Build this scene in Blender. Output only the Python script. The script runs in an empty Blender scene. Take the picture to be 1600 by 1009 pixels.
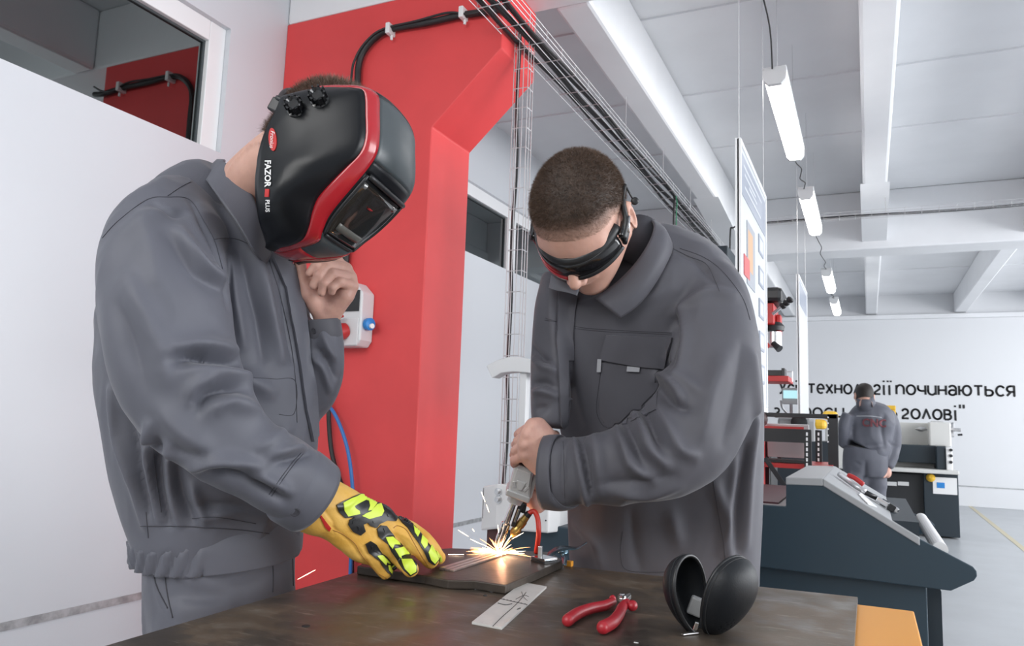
import bpy, bmesh, math, random
import numpy as np
from mathutils import Vector, Matrix
from mathutils.bvhtree import BVHTree
from mathutils.geometry import delaunay_2d_cdt
random.seed(7); np.random.seed(7)
SC = bpy.context.scene
COL = SC.collection
# ------------------------------------------------------------------ camera, world, light
FPX, CX, CY = 1200.0, 800.0, 504.5
def _ray(px, py): return np.array([px-CX, CY-py, -FPX], float)
_y = _ray(1357, 675); _y /= np.linalg.norm(_y)
_x = -_ray(-1870, 563); _x -= _y*(_x@_y); _x /= np.linalg.norm(_x)
MW = np.array([_x, _y, np.cross(_x, _y)])          # camera -> world rotation
CAM = np.array([0, 0, 1.2])
cd = bpy.data.cameras.new('camera'); co = bpy.data.objects.new('camera', cd); COL.objects.link(co)
cd.sensor_width = 36; cd.lens = 36*FPX/1600; cd.clip_start = 0.05; cd.clip_end = 100
cd.dof.use_dof = True; cd.dof.focus_distance = 1.42; cd.dof.aperture_fstop = 16
co.matrix_world = Matrix.Translation(CAM) @ Matrix(MW.tolist()).to_4x4()
SC.camera = co
w = bpy.data.worlds.new('world'); SC.world = w; w.use_nodes = True
w.node_tree.nodes['Background'].inputs[0].default_value = (0.93, 0.96, 1.0, 1)
w.node_tree.nodes['Background'].inputs[1].default_value = 0.5
def area(name, loc, target, sx, sy, power, col=(1, 1, 1)):
    l = bpy.data.lights.new(name, 'AREA'); l.shape = 'RECTANGLE'; l.size = sx; l.size_y = sy
    l.energy = power; l.color = col
    o = bpy.data.objects.new(name, l); COL.objects.link(o); o.location = loc
    o.rotation_euler = (Vector(target)-Vector(loc)).to_track_quat('-Z', 'Y').to_euler(); return o
area('window_light_right', (6.5, 4.5, 2.2), (-1, 4.5, 1.2), 11, 2.6, 640, (0.95, 0.97, 1))  # added area light on the open right side, standing in for unseen windows
area('window_light_behind', (-1.0, -2.4, 3.2), (-0.8, 2, 1.1), 3.4, 1.8, 115, (1, 0.99, 0.97))  # added key light above and behind the camera, in place of unseen windows
area('window_light_far', (5.5, 12, 2.2), (0, 12, 1.5), 6, 2.6, 150, (0.95, 0.97, 1))  # area light farther down the open right side; no window is built there
SC.view_settings.view_transform = 'Standard'; SC.view_settings.look = 'None'
SC.view_settings.exposure = 0.24; SC.view_settings.gamma = 1; SC.view_settings.use_curve_mapping = False

# ------------------------------------------------------------------ point helpers
def P(px, py, d):                                   # point at pixel direction and depth d (m along the view axis)
    return CAM + MW @ (_ray(px, py)*(d/FPX))
def on(px, py, ax, val):                            # pixel direction meets the plane axis=val
    d = MW @ _ray(px, py); return CAM + d*((val-CAM[ax])/d[ax])
def dep(p): return -(MW.T @ (np.array(p, float)-CAM))[2]
def proj(p):
    c = MW.T @ (np.array(p, float)-CAM); return CX+FPX*c[0]/-c[2], CY-FPX*c[1]/-c[2]
CR, CU, CF = MW[:, 0], MW[:, 1], -MW[:, 2]          # right, up, forward of the view in the world
def cdir(x, y, z):                                  # direction given as right, up, towards viewer
    v = MW @ np.array([x, y, z], float); return v/np.linalg.norm(v)
# ------------------------------------------------------------------ materials
def mat(name, col, rough=0.5, metal=0.0, bump=0.0, bscale=60, var=0.0, vscale=4, spec=0.5, emit=None, es=1, coat=0.0, weave=False, col2=None, detail=4, sss=0, trans=0, sheen=0, alpha=1):
    m = bpy.data.materials.new(name); m.use_nodes = True
    nt = m.node_tree; b = nt.nodes['Principled BSDF']; N = nt.nodes.new; L = nt.links.new
    c = tuple(col)+(1,)
    b.inputs['Base Color'].default_value = c; b.inputs['Roughness'].default_value = rough
    b.inputs['Metallic'].default_value = metal; b.inputs['Specular IOR Level'].default_value = spec
    b.inputs['Coat Weight'].default_value = coat; b.inputs['Coat Roughness'].default_value = 0.08
    if sss:
        b.inputs['Subsurface Weight'].default_value = sss; b.inputs['Subsurface Radius'].default_value = (0.012, 0.004, 0.002); b.inputs['Subsurface Scale'].default_value = 1
    if trans: b.inputs['Transmission Weight'].default_value = trans
    if sheen: b.inputs['Sheen Weight'].default_value = sheen; b.inputs['Sheen Roughness'].default_value = 0.4
    if alpha < 1: b.inputs['Alpha'].default_value = alpha
    if emit: b.inputs['Emission Color'].default_value = tuple(emit)+(1,); b.inputs['Emission Strength'].default_value = es
    tc = N('ShaderNodeTexCoord')
    if var or col2:
        n = N('ShaderNodeTexNoise'); n.inputs['Scale'].default_value = vscale; n.inputs['Detail'].default_value = detail; n.inputs['Roughness'].default_value = 0.6
        L(tc.outputs['Object'], n.inputs['Vector'])
        r = N('ShaderNodeValToRGB'); L(n.outputs['Fac'], r.inputs[0])
        c2 = col2 if col2 else tuple(min(1, x*(1+var)) for x in col)
        c1 = col if col2 else tuple(x*(1-var) for x in col)
        r.color_ramp.elements[0].position = 0.35; r.color_ramp.elements[1].position = 0.65
        r.color_ramp.elements[0].color = tuple(c1)+(1,); r.color_ramp.elements[1].color = tuple(c2)+(1,)
        L(r.outputs[0], b.inputs['Base Color'])
    if bump:
        bp = N('ShaderNodeBump'); bp.inputs['Strength'].default_value = bump; bp.inputs['Distance'].default_value = 0.002
        if weave:
            mp = N('ShaderNodeMapping'); mp.inputs['Rotation'].default_value = (0.3, 0.5, 0.7); L(tc.outputs['Object'], mp.inputs[0])
            n2 = N('ShaderNodeTexWave'); n2.inputs['Scale'].default_value = bscale; n2.inputs['Distortion'].default_value = 1.5
            L(mp.outputs[0], n2.inputs['Vector']); L(n2.outputs['Fac'], bp.inputs['Height'])
        else:
            n2 = N('ShaderNodeTexNoise'); n2.inputs['Scale'].default_value = bscale; n2.inputs['Detail'].default_value = 3
            L(tc.outputs['Object'], n2.inputs['Vector']); L(n2.outputs['Fac'], bp.inputs['Height'])
        L(bp.outputs[0], b.inputs['Normal'])
    return m
M = {}
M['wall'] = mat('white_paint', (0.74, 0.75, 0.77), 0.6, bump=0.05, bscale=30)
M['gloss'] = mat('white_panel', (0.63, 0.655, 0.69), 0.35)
M['ceil'] = mat('ceiling_paint', (0.80, 0.81, 0.83), 0.55, var=0.03, vscale=1.2)
M['floor'] = mat('floor_coating', (0.42, 0.44, 0.46), 0.35, var=0.05, vscale=2)
M['red'] = mat('red_wall_paint', (0.72, 0.062, 0.064), 0.5, bump=0.08, bscale=20, var=0.04, vscale=3)
M['zinc'] = mat('galvanised', (0.42, 0.43, 0.44), 0.45, 0.5, var=0.25, vscale=18)
M['wire'] = mat('wire_zinc', (0.62, 0.62, 0.63), 0.4, 0.6)
M['cable'] = mat('black_cable', (0.016, 0.015, 0.016), 0.5)
M['blackp'] = mat('black_plastic', (0.014, 0.015, 0.017), 0.4)
M['glossb'] = mat('gloss_black', (0.008, 0.008, 0.009), 0.12, spec=0.6)
M['glass'] = mat('window_glass', (0.22, 0.24, 0.24), 0.02, 1.0)
M['frame'] = mat('white_frame', (0.82, 0.83, 0.84), 0.35)
M['seal'] = mat('dark_seal', (0.05, 0.06, 0.065), 0.5)
M['lamp'] = mat('lamp_tube', (1, 1, 1), 0.4, emit=(1, 0.99, 0.97), es=9)
M['lampgrey'] = mat('lamp_cap', (0.62, 0.63, 0.64), 0.4)
M['navy'] = mat('navy_enamel', (0.022, 0.045, 0.064), 0.42, bump=0.05, bscale=200)
M['navyd'] = mat('navy_dark', (0.013, 0.024, 0.034), 0.5)
M['panelgrey'] = mat('grey_enamel', (0.38, 0.39, 0.40), 0.4, 0.1)
M['steel'] = mat('bright_steel', (0.60, 0.60, 0.61), 0.28, 0.9, var=0.1, vscale=40)
M['castal'] = mat('cast_aluminium', (0.60, 0.61, 0.62), 0.42, 0.6, bump=0.25, bscale=180)
M['chrome'] = mat('chrome', (0.75, 0.75, 0.76), 0.12, 1.0)
M['brass'] = mat('brass', (0.42, 0.28, 0.09), 0.3, 0.9, var=0.2, vscale=60)
M['orange'] = mat('orange_enamel', (0.78, 0.33, 0.035), 0.45)
M['redp'] = mat('red_plastic', (0.45, 0.02, 0.02), 0.4)
M['redhose'] = mat('red_hose', (0.50, 0.03, 0.02), 0.42)
M['bluehose'] = mat('blue_hose', (0.03, 0.16, 0.45), 0.4)
M['bluep'] = mat('blue_plastic', (0.02, 0.22, 0.60), 0.4)
M['boxgrey'] = mat('pale_plastic', (0.66, 0.67, 0.68), 0.4)
M['whitep'] = mat('white_plastic', (0.8, 0.8, 0.8), 0.35)
M['ink'] = mat('black_ink', (0.012, 0.012, 0.014), 0.6)
M['beige'] = mat('machine_white', (0.62, 0.62, 0.60), 0.4)
M['yellow'] = mat('safety_yellow', (0.75, 0.45, 0.03), 0.45)
M['tape'] = mat('floor_tape', (0.55, 0.50, 0.36), 0.6)

# ------------------------------------------------------------------ objects
def base_loc(p):
    while p is not None and p.parent is not None: p = p.parent
    return Vector(p.location) if p is not None else Vector((0, 0, 0))
def thing(name, label, cat, loc, group=None):
    o = bpy.data.objects.new(name, None); COL.objects.link(o); o.location = Vector(loc); o.empty_display_size = 0.05
    o['label'] = label; o['category'] = cat
    if group: o['group'] = group
    return o
def tag(o, label, cat, group=None):
    o['label'] = label; o['category'] = cat
    if group: o['group'] = group
    return o
def mobj(name, verts, faces, m, parent=None, smooth=False, label=None, center=False):
    me = bpy.data.meshes.new(name)
    V = np.array(verts, float).reshape(-1, 3)
    if parent is not None: off = np.array(base_loc(parent))
    elif center:
        off = np.array([V[:, 0].mean(), V[:, 1].mean(), V[:, 2].min()])
    else: off = np.zeros(3)
    me.from_pydata((V-off).tolist(), [], [list(map(int, f)) for f in faces]); me.update()
    ms = m if isinstance(m, (list, tuple)) else [m]
    for x in ms: me.materials.append(x)
    if smooth: me.shade_smooth()
    o = bpy.data.objects.new(name, me); COL.objects.link(o)
    if parent is not None: o.parent = parent
    elif center: o.location = Vector(off)
    if label: o['label'] = label
    return o
class MB:
    def __init__(s): s.v = []; s.f = []
    def add(s, vs, fs):
        n = len(s.v); s.v += [tuple(map(float, v)) for v in vs]; s.f += [[i+n for i in f] for f in fs]; return s
    def box(s, lo, hi):
        x0, y0, z0 = lo; x1, y1, z1 = hi
        return s.add([(x0, y0, z0), (x1, y0, z0), (x1, y1, z0), (x0, y1, z0), (x0, y0, z1), (x1, y0, z1), (x1, y1, z1), (x0, y1, z1)],
                     [(0, 3, 2, 1), (4, 5, 6, 7), (0, 1, 5, 4), (1, 2, 6, 5), (2, 3, 7, 6), (3, 0, 4, 7)])
    def obox(s, c, ax, ay, az, h):                  # oriented box: centre, unit axes, half sizes
        c, ax, ay, az = [np.array(q, float) for q in (c, ax, ay, az)]; vs = []
        for k in (-1, 1):
            for (i, j) in ((-1, -1), (1, -1), (1, 1), (-1, 1)): vs.append(c+ax*i*h[0]+ay*j*h[1]+az*k*h[2])
        return s.add(vs, [(0, 3, 2, 1), (4, 5, 6, 7), (0, 1, 5, 4), (1, 2, 6, 5), (2, 3, 7, 6), (3, 0, 4, 7)])
    def prism(s, pts, ext):                         # closed polygon (3D points) pushed along ext
        pts = [np.array(p, float) for p in pts]; e = np.array(ext, float); n = len(pts)
        return s.add(pts+[p+e for p in pts], [list(range(n))[::-1], [i+n for i in range(n)]]+[(i, (i+1) % n, (i+1) % n+n, i+n) for i in range(n)])
    def tube(s, pts, r, n=8, caps=True):
        pts = [np.array(p, float) for p in pts]; k = len(pts); rs = r if hasattr(r, '__len__') else [r]*k
        vs = []; prev = None
        for i in range(k):
            t = pts[min(i+1, k-1)]-pts[max(i-1, 0)]; t = t/(np.linalg.norm(t)+1e-12)
            if prev is None:
                a = np.array([0, 0, 1.]) if abs(t[2]) < 0.9 else np.array([1., 0, 0])
                u = np.cross(t, a)
            else: u = prev-t*(prev@t)
            u = u/(np.linalg.norm(u)+1e-12); prev = u; v = np.cross(t, u)
            for j in range(n):
                a = 2*math.pi*j/n; vs.append(pts[i]+rs[i]*(u*math.cos(a)+v*math.sin(a)))
        fs = [(i*n+j, i*n+(j+1) % n, (i+1)*n+(j+1) % n, (i+1)*n+j) for i in range(k-1) for j in range(n)]
        if caps: fs += [list(range(n))[::-1], [(k-1)*n+j for j in range(n)]]
        return s.add(vs, fs)
    def cyl(s, a, b, r, r2=None, n=16): return s.tube([a, b], [r, r if r2 is None else r2], n)
    def lathe(s, a, d, prof, n=24):                 # profile [(distance along d, radius)]
        a = np.array(a, float); d = np.array(d, float); d /= np.linalg.norm(d)
        return s.tube([a+d*(h+i*1e-6) for i, (h, _) in enumerate(prof)], [max(r, 1e-5) for _, r in prof], n) if False else s._lathe(a, d, prof, n)
    def _lathe(s, a, d, prof, n):
        q = np.array([0, 0, 1.]) if abs(d[2]) < 0.9 else np.array([1., 0, 0])
        u = np.cross(d, q); u /= np.linalg.norm(u); v = np.cross(d, u); vs = []
        for h, r in prof:
            for j in range(n):
                t = 2*math.pi*j/n; vs.append(a+d*h+max(r, 1e-5)*(u*math.cos(t)+v*math.sin(t)))
        k = len(prof); fs = [(i*n+j, i*n+(j+1) % n, (i+1)*n+(j+1) % n, (i+1)*n+j) for i in range(k-1) for j in range(n)]
        return s.add(vs, fs+[list(range(n))[::-1], [(k-1)*n+j for j in range(n)]])
    def build(s, name, m, parent=None, smooth=False, bevel=0, label=None, center=False, seg=2, auto=False):
        o = mobj(name, s.v, s.f, m, parent, smooth, label, center)
        if bevel:
            b = o.modifiers.new('bevel', 'BEVEL'); b.width = bevel; b.segments = seg; b.limit_method = 'ANGLE'; b.angle_limit = 0.6
            if smooth:
                o.data.shade_smooth(); 
        if auto:
            o.data.shade_smooth(); o.data.set_sharp_from_angle(angle=math.radians(38))
        return o
def struct(o): o['kind'] = 'structure'; return o
def spline(pts, n=6):                               # Catmull-Rom through points
    pts = [np.array(p, float) for p in pts]; out = []
    for i in range(len(pts)-1):
        p0 = pts[max(i-1, 0)]; p1 = pts[i]; p2 = pts[i+1]; p3 = pts[min(i+2, len(pts)-1)]
        for j in range(n):
            t = j/n; out.append(0.5*((2*p1)+(-p0+p2)*t+(2*p0-5*p1+4*p2-p3)*t*t+(-p0+3*p1-3*p2+p3)*t**3))
    out.append(pts[-1]); return out
def text(name, s, m, parent, origin, ax, up, size, depth=0.004, shear=0, bold=0.0, align='CENTER', label=None):
    c = bpy.data.curves.new(name, 'FONT'); c.body = s; c.size = size; c.extrude = depth/2; c.align_x = align; c.align_y = 'BOTTOM_BASELINE'
    c.shear = shear; c.offset = bold; c.resolution_u = 4
    t = bpy.data.objects.new('tmp_text', c); COL.objects.link(t)
    bpy.context.view_layer.update()
    me = bpy.data.meshes.new_from_object(t.evaluated_get(bpy.context.evaluated_depsgraph_get()))
    bpy.data.objects.remove(t); bpy.data.curves.remove(c)
    V = np.array([v.co[:] for v in me.vertices]); F = [list(p.vertices) for p in me.polygons]; bpy.data.meshes.remove(me)
    ax = np.array(ax, float); up = np.array(up, float); nz = np.cross(ax, up); nz /= np.linalg.norm(nz)
    return mobj(name, np.array(origin)+V[:, :1]*ax+V[:, 1:2]*up+V[:, 2:3]*nz, F, m, parent, label=label)
# ================================================================== THE ROOM
WX = -2.84; YC = 3.06; ZS = 3.7; YF = 15.5; ZB = 3.3
struct(MB().box((WX-0.2, -4, -0.15), (7, YF+0.2, 0)).build('floor', M['floor']))
ceiling = struct(MB().box((WX-0.2, -4, ZS), (7, YF+0.2, ZS+0.2)).build('ceiling', M['ceil']))
def rib(x0, x1, y0, y1, z=ZB, nm='ceiling_rib'):
    MB().box((x0, y0, z), (x1, y1, ZS)).build(nm, M['ceil'], ceiling, bevel=0.02)
XR = -1.886
for x0 in (-1.42, 0.0, 1.42, 2.84, 4.3): rib(x0, x0+0.19, 3.44, 8.6, ZB)
for x0 in (-1.42, 0.0, 1.42, 2.84, 4.3): rib(x0, x0+0.19, 9.0, YF, ZB+0.05)
for x0 in (-1.42, 0.0, 1.42, 2.84, 4.3): rib(x0, x0+0.19, -4, YC, ZB)
MB().box((WX, YC, ZB), (7, YC+0.38, ZS)).build('ceiling_beam', M['ceil'], ceiling, bevel=0.015)
MB().box((WX, 8.6, 3.08), (7, 9.0, ZS)).build('ceiling_beam', M['ceil'], ceiling, bevel=0.015)
# haunches where the ribs meet the beams
for x0 in (-1.42, 0.0, 1.42, 2.84):
    for (ya, yb) in ((7.0, 8.6), (9.8, 9.0)):
        MB().prism([(x0-0.02, ya, ZB), (x0-0.02, yb, ZB), (x0-0.02, yb, ZB-0.14)], (0.23, 0, 0)).build('ceiling_haunch', M['ceil'], ceiling)
# slab joints: shallow recessed lines between ceiling slabs
for y in (4.4, 5.6, 6.8, 10.2, 11.6, 13.0): MB().box((WX, y, ZS-0.012), (7, y+0.12, ZS)).build('ceiling_strip', M['ceil'], ceiling)
# left wall with two window openings
def wall_piece(y0, y1, z0, z1): wl.box((WX-0.12, y0, z0), (WX, y1, z1))
wl = MB()
W1 = (-2.5, 2.67, 2.44, 3.08); W2 = (3.6, 9.4, 2.50, 3.08)
wall_piece(-4, YF+0.2, 0, 2.44); wall_piece(-4, YF+0.2, 3.08, ZS)
wall_piece(2.67, 3.6, 2.44, 3.08); wall_piece(9.4, YF+0.2, 2.44, 3.08); wall_piece(-4, -2.5, 2.44, 3.08); wall_piece(3.6, 9.4, 2.44, 2.5)
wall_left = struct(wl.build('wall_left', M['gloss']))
def window(n, y0, y1, z0, z1, mull):
    fr = 0.10; f = MB(); x0, x1 = WX-0.08, WX-0.03
    f.box((x0, y1-fr, z0), (x1, y1, z1)); f.box((x0, y0, z0), (x1, y0+fr, z1)); f.box((x0, y0+fr, z1-fr), (x1, y1-fr, z1))
    f.box((x0, y0+fr, z0), (x1, y1-fr, z0+0.012))
    for m in mull: f.box((x0, m-0.09, z0+0.012), (x1, m+0.09, z1-fr))
    o = struct(f.build('window_%d' % n, M['frame'], bevel=0.004))
    s = MB()
    edges = [y0+fr]+[q for m in mull for q in (m-0.09, m+0.09)]+[y1-fr]
    for a, b in zip(edges[::2], edges[1::2]):
        g = MB().box((WX-0.075, a, z0+0.012), (WX-0.065, b, z1-fr)).build('pane', M['glass'], o)
        for q in (a, b-0.012): s.box((WX-0.064, q, z0+0.012), (WX-0.055, q+0.012, z1-fr))
        s.box((WX-0.064, a+0.012, z1-fr-0.012), (WX-0.055, b-0.012, z1-fr)); s.box((WX-0.064, a+0.012, z0+0.012), (WX-0.055, b-0.012, z0+0.022))
    s.build('seal', M['seal'], o)
    # dark room behind the glass
    return o
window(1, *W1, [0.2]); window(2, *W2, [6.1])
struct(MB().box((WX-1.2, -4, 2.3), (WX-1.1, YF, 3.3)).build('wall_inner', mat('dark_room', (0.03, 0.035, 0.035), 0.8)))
struct(MB().box((WX, -4, 0.385), (WX+0.006, YC, 0.415)).build('trim_1', M['zinc']))
struct(MB().box((WX, YC+0.41, 0.385), (WX+0.006, YF, 0.415)).build('trim_2', M['zinc']))
wall_back = struct(MB().box((WX-0.2, YF, 0), (7, YF+0.2, ZS)).build('wall_back', M['wall']))
struct(MB().box((WX, YF-0.03, 0), (7, YF, 0.33)).build('baseboard_back', M['wall'], bevel=0.006))
struct(MB().box((WX, YF-0.035, 0.33), (7, YF-0.002, 0.346)).build('trim_3', M['zinc']))
# wide ledge at the head of the far wall
struct(MB().box((WX, YF-0.12, 3.25), (7, YF, 3.32)).build('trim_4', M['ceil']))
# lettering on the far wall: each line stands in its own pieces where the photo shows them
lett = thing('wall_lettering', 'black lettering in two lines painted across the white far wall', 'lettering', on(1400, 660, 1, YF-0.01))
# bold rounded strokes; every letter is a part of its own
def arc_(cx, cy, rx, ry, a0, a1, n=14): return [(cx+rx*math.cos(math.radians(a0+(a1-a0)*i/n)), cy+ry*math.sin(math.radians(a0+(a1-a0)*i/n))) for i in range(n+1)]
LT = {'т': (.85, [[(0, 1), (.85, 1)], [(.42, 1), (.42, 0)]]), 'е': (.82, [arc_(.42, .5, .4, .5, 0, 310)+[], [(.03, .5), (.82, .5)]]), 'х': (.8, [[(0, 1), (.78, 0)], [(.78, 1), (0, 0)]]),
 'н': (.78, [[(0, 1), (0, 0)], [(.78, 1), (.78, 0)], [(0, .5), (.78, .5)]]), 'о': (.95, [arc_(.48, .5, .46, .5, 0, 360, 24)]), 'л': (.85, [[(0, 0), (.42, 1), (.84, 0)]]),
 'г': (.72, [arc_(.34, .74, .32, .26, 160, 0, 8)+[(.62, .55), (.1, .22), (.04, .04)]+[(.04, 0), (.72, 0)]]), 'і': (.25, [[(.12, 1), (.12, .0), (.25, 0)], [(.12, 1.32), (.12, 1.5)]]), 'ї': (.45, [[(.22, 1), (.22, 0), (.35, 0)], [(.04, 1.32), (.04, 1.5)], [(.4, 1.32), (.4, 1.5)]]),
 'п': (.8, [[(0, 0), (0, 1)], [(0, .6)]+arc_(.4, .6, .4, .4, 150, 0, 8)+[(.8, 0)]]), 'ч': (.78, [[(0, 1), (0, .7)]+arc_(.4, .65, .4, .25, 180, 270, 6)+[(.78, .4)], [(.78, 1), (.78, 0)]]), 'и': (.8, [[(0, 1), (0, .4)]+arc_(.4, .4, .4, .4, 180, 330, 8), [(.8, 1), (.8, 0)]]),
 'а': (.78, [arc_(.38, .68, .36, .32, 160, 0, 8)+[(.74, 0)], arc_(.38, .27, .36, .27, 60, 360, 16)]), 'ю': (1.25, [[(0, 1), (0, 0)], [(0, .5), (.35, .5)], arc_(.8, .5, .43, .5, 0, 360, 22)]), 'ь': (.75, [[(0, 1), (0, 0)], [(0, 0), (.4, 0)]+arc_(.4, .29, .33, .29, -90, 90, 8)+[(0, .58)]]),
 'с': (.75, [arc_(.45, .5, .43, .5, 45, 315, 16)]), 'я': (.75, [[(.75, 0), (.75, 1), (.38, 1)]+arc_(.38, .71, .34, .29, 90, 270, 8)+[(.75, .42)], [(.42, .42), (.02, 0)]]), 'з': (.65, [arc_(.28, .74, .34, .26, 140, -90, 8), arc_(.28, .24, .36, .24, 90, -140, 8)]), 'в': (.75, [[(0, 0), (0, 1), (.35, 1)]+arc_(.35, .77, .3, .23, 90, -90, 6)+[(0, .54)], [(.35, .54)]+arc_(.38, .27, .34, .27, 90, -90, 6)+[(0, 0)]]),
 'У': (.9, [[(0, 1.35), (.45, .45)], [(.9, 1.35), (.4, .2), (.2, 0), (.02, .02)]]), '"': (.6, [[(.1, 1.6), (.1, 1.2)], [(.5, 1.6), (.5, 1.2)]]), 'р': (.8, [[(0, 1), (0, -.4)], arc_(.42, .5, .4, .5, 0, 360, 20)]), ' ': (.4, [])}
def wtext(s, pxl, pxr, pyb, xh):
    wd = sum(LT[c][0] for c in s)+.30*(len(s)-1); a = on(pxl, pyb, 1, YF); b = on(pxr, pyb+(pxr-pxl)*0.013, 1, YF)
    sx = (b[0]-a[0])/wd; x = 0; z0 = (a[2]+b[2])/2
    for c in s:
        w_, st = LT[c]; r = 0.0175; mb = MB()
        for line in st:
            p = [(a[0]+(x+u)*sx, z0+v*xh) for u, v in line]
            for (x0, y0), (x1, y1) in zip(p, p[1:]):
                L_ = math.hypot(x1-x0, y1-y0)+1e-9; nx, ny = -(y1-y0)/L_*r, (x1-x0)/L_*r
                mb.prism([(x0+nx, YF-.006, y0+ny), (x1+nx, YF-.006, y1+ny), (x1-nx, YF-.006, y1-ny), (x0-nx, YF-.006, y0-ny)], (0, .0055, 0))
            for (x0, y0) in p[1:-1]+([p[0]] if len(p) > 12 else []): mb.prism([(x0+r*math.cos(t*math.pi/4), YF-.0065, y0+r*math.sin(t*math.pi/4)) for t in range(8)], (0, .006, 0))
        if st: mb.build('letter', M['ink'], lett)
        x += w_+.30
XH = 0.165
wtext('"Усі', 1208, 1246, 614, XH); wtext('технології', 1263, 1393, 614, XH); wtext('починаються', 1401, 1585, 616, XH)
wtext('з', 1210, 1218, 651, XH); wtext('рос', 1255, 1300, 651, XH); wtext('и', 1306, 1318, 651, XH); wtext('ть', 1382, 1401, 652, XH); wtext('голові"', 1410, 1508, 654, XH)
# yellow line taped on the floor
q0 = on(1515, 790, 2, 0.001); q1 = on(1600, 858, 2, 0.001)
dd = (q1-q0); nn = np.array([-dd[1], dd[0], 0]); nn /= np.linalg.norm(nn)
tag(MB().prism([q0-nn*0.03, q0+nn*0.03, q1+dd*0.5+nn*0.03, q1+dd*0.5-nn*0.03], (0, 0, 0.002)).build('floor_line', M['tape'], center=True), 'faint yellow line marked on the grey floor at right', 'floor line')

# ------------------------------------------------------------------ red pilaster with its haunch
XE = -1.526
pl = MB()
pf = [(WX, 0), (XR, 0), (XR, 2.59), (XE, 2.93), (XE, ZB), (WX, ZB)]
pl.prism([(x, YC, z) for x, z in pf], (0, 0.39, 0))
struct(pl.build('wall_pilaster', M['red'], bevel=0.006))
# black cable bundle clipped to the pilaster
def onc(px, py, o=0.025): return on(px, py, 1, YC-o)
cab = thing('cable_bundle', 'thick black cable bundle clipped in an arc over the red pilaster', 'cable', onc(560, 135))
pts = [onc(*p) for p in ((797, 9), (770, 17), (720, 24), (670, 35), (610, 46), (585, 60), (567, 82), (560, 105), (558, 140), (548, 300), (541, 400), (540, 424))]
MB().tube(spline(pts, 8), 0.017, 10).build('cable', M['cable'], cab, smooth=True)
pts = [onc(px, py, 0.045) for px, py in ((790, -6), (765, 12), (735, 22), (700, 20), (650, 33), (600, 45), (575, 62), (556, 90), (548, 130), (536, 300), (535, 424))]
MB().tube(spline(pts, 8), 0.006, 8).build('cable', M['cable'], cab, smooth=True)
for k, (px, py, a) in enumerate(((724, 22, 0.2), (610, 47, 0.5))):
    c = onc(px, py, 0.03); MB().obox(c, (1, 0, 0), (0, 1, 0), (0, 0, 1), (0.012, 0.03, 0.028)).cyl(c+np.array([0.01, 0, -0.03]), c+np.array([0.01, 0, -0.055]), 0.007).build('clip', M['whitep'], cab, bevel=0.004)
c = onc(540, 425, 0.03); MB().cyl(c, c-np.array([0, 0, 0.05]), 0.02).build('gland', M['chrome'], cab, smooth=False)
# hoses running down the pilaster below the socket box
h = thing('air_hose', 'blue air hose hanging in front of the red pilaster', 'hose', onc(548, 1000))
MB().tube(spline([onc(px, py, 0.06) for px, py in ((470, 590), (500, 622), (522, 645), (540, 690), (549, 740), (552, 800), (548, 880), (546, 960), (544, 1040))], 6), 0.009, 8).build('hose', M['bluehose'], h, smooth=True)
h = thing('power_cable', 'black power cable hanging beside the blue hose on the pilaster', 'cable', onc(552, 1000))
MB().tube(spline([onc(px, py, 0.03) for px, py in ((512, 545), (513, 600), (514, 660), (520, 715), (540, 780), (549, 860), (551, 1040))], 6), 0.011, 8).build('cable', M['cable'], h, smooth=True)
# ------------------------------------------------------------------ socket box
sb = thing('socket_box', 'pale grey industrial socket box mounted on the red pilaster', 'socket box', onc(550, 545))
a = onc(470, 545, 0); b = onc(581, 545, 0); zt = onc(550, 447, 0)[2]; zb = a[2]-0.0; x0, x1 = a[0]+0.02, b[0]
MB().prism([(x0, YC, zb), (x1-0.02, YC, zb), (x1, YC, zb+0.03), (x1, YC, zt-0.05), (x1-0.05, YC, zt), (x0, YC, zt)], (0, -0.1, 0)).build('housing', M['boxgrey'], sb, bevel=0.008)
p0 = onc(525, 487, 0.1); p1 = onc(563, 453, 0.1); MB().box((x0+0.04, YC-0.106, p0[2]), (p1[0], YC-0.1, p1[2])).build('breaker_window', M['blackp'], sb)
c0 = onc(548, 518, 0.1); MB().box((c0[0]-0.09, YC-0.108, c0[2]-0.065), (c0[0]+0.045, YC-0.1, c0[2]+0.065)).build('socket_plate', M['boxgrey'], sb, bevel=0.003)
c0 = onc(541, 516, 0.1)
MB().lathe(c0, (-0.5, -1, -0.35), [(0, 0.036), (0.03, 0.042), (0.085, 0.042), (0.09, 0.034)], 20).build('red_socket', M['redp'], sb, auto=True)
MB().obox(c0+np.array([-0.02, -0.07, 0.055]), (1, 0, 0.3), (0, 1, 0), (-0.3, 0, 1), (0.03, 0.035, 0.006)).build('socket_lid', M['redp'], sb, bevel=0.004)
MB().lathe(c0+np.array([-0.055, -0.05, -0.02]), (-0.4, -1, -0.2), [(0, 0.028), (0.06, 0.028), (0.065, 0.02)], 16).build('plug', M['whitep'], sb, auto=True)
c1 = np.array([x1, YC-0.055, onc(578, 508)[2]])
MB().lathe(c1, (1, -0.25, 0), [(0, 0.026), (0.012, 0.03), (0.03, 0.03), (0.034, 0.024)], 16).build('blue_socket', M['bluep'], sb, auto=True)
MB().lathe(c1+np.array([0.034, -0.01, -0.01]), (1, -0.4, 0), [(0, 0.012), (0.012, 0.012)], 12).build('socket_cap', M['whitep'], sb)
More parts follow.
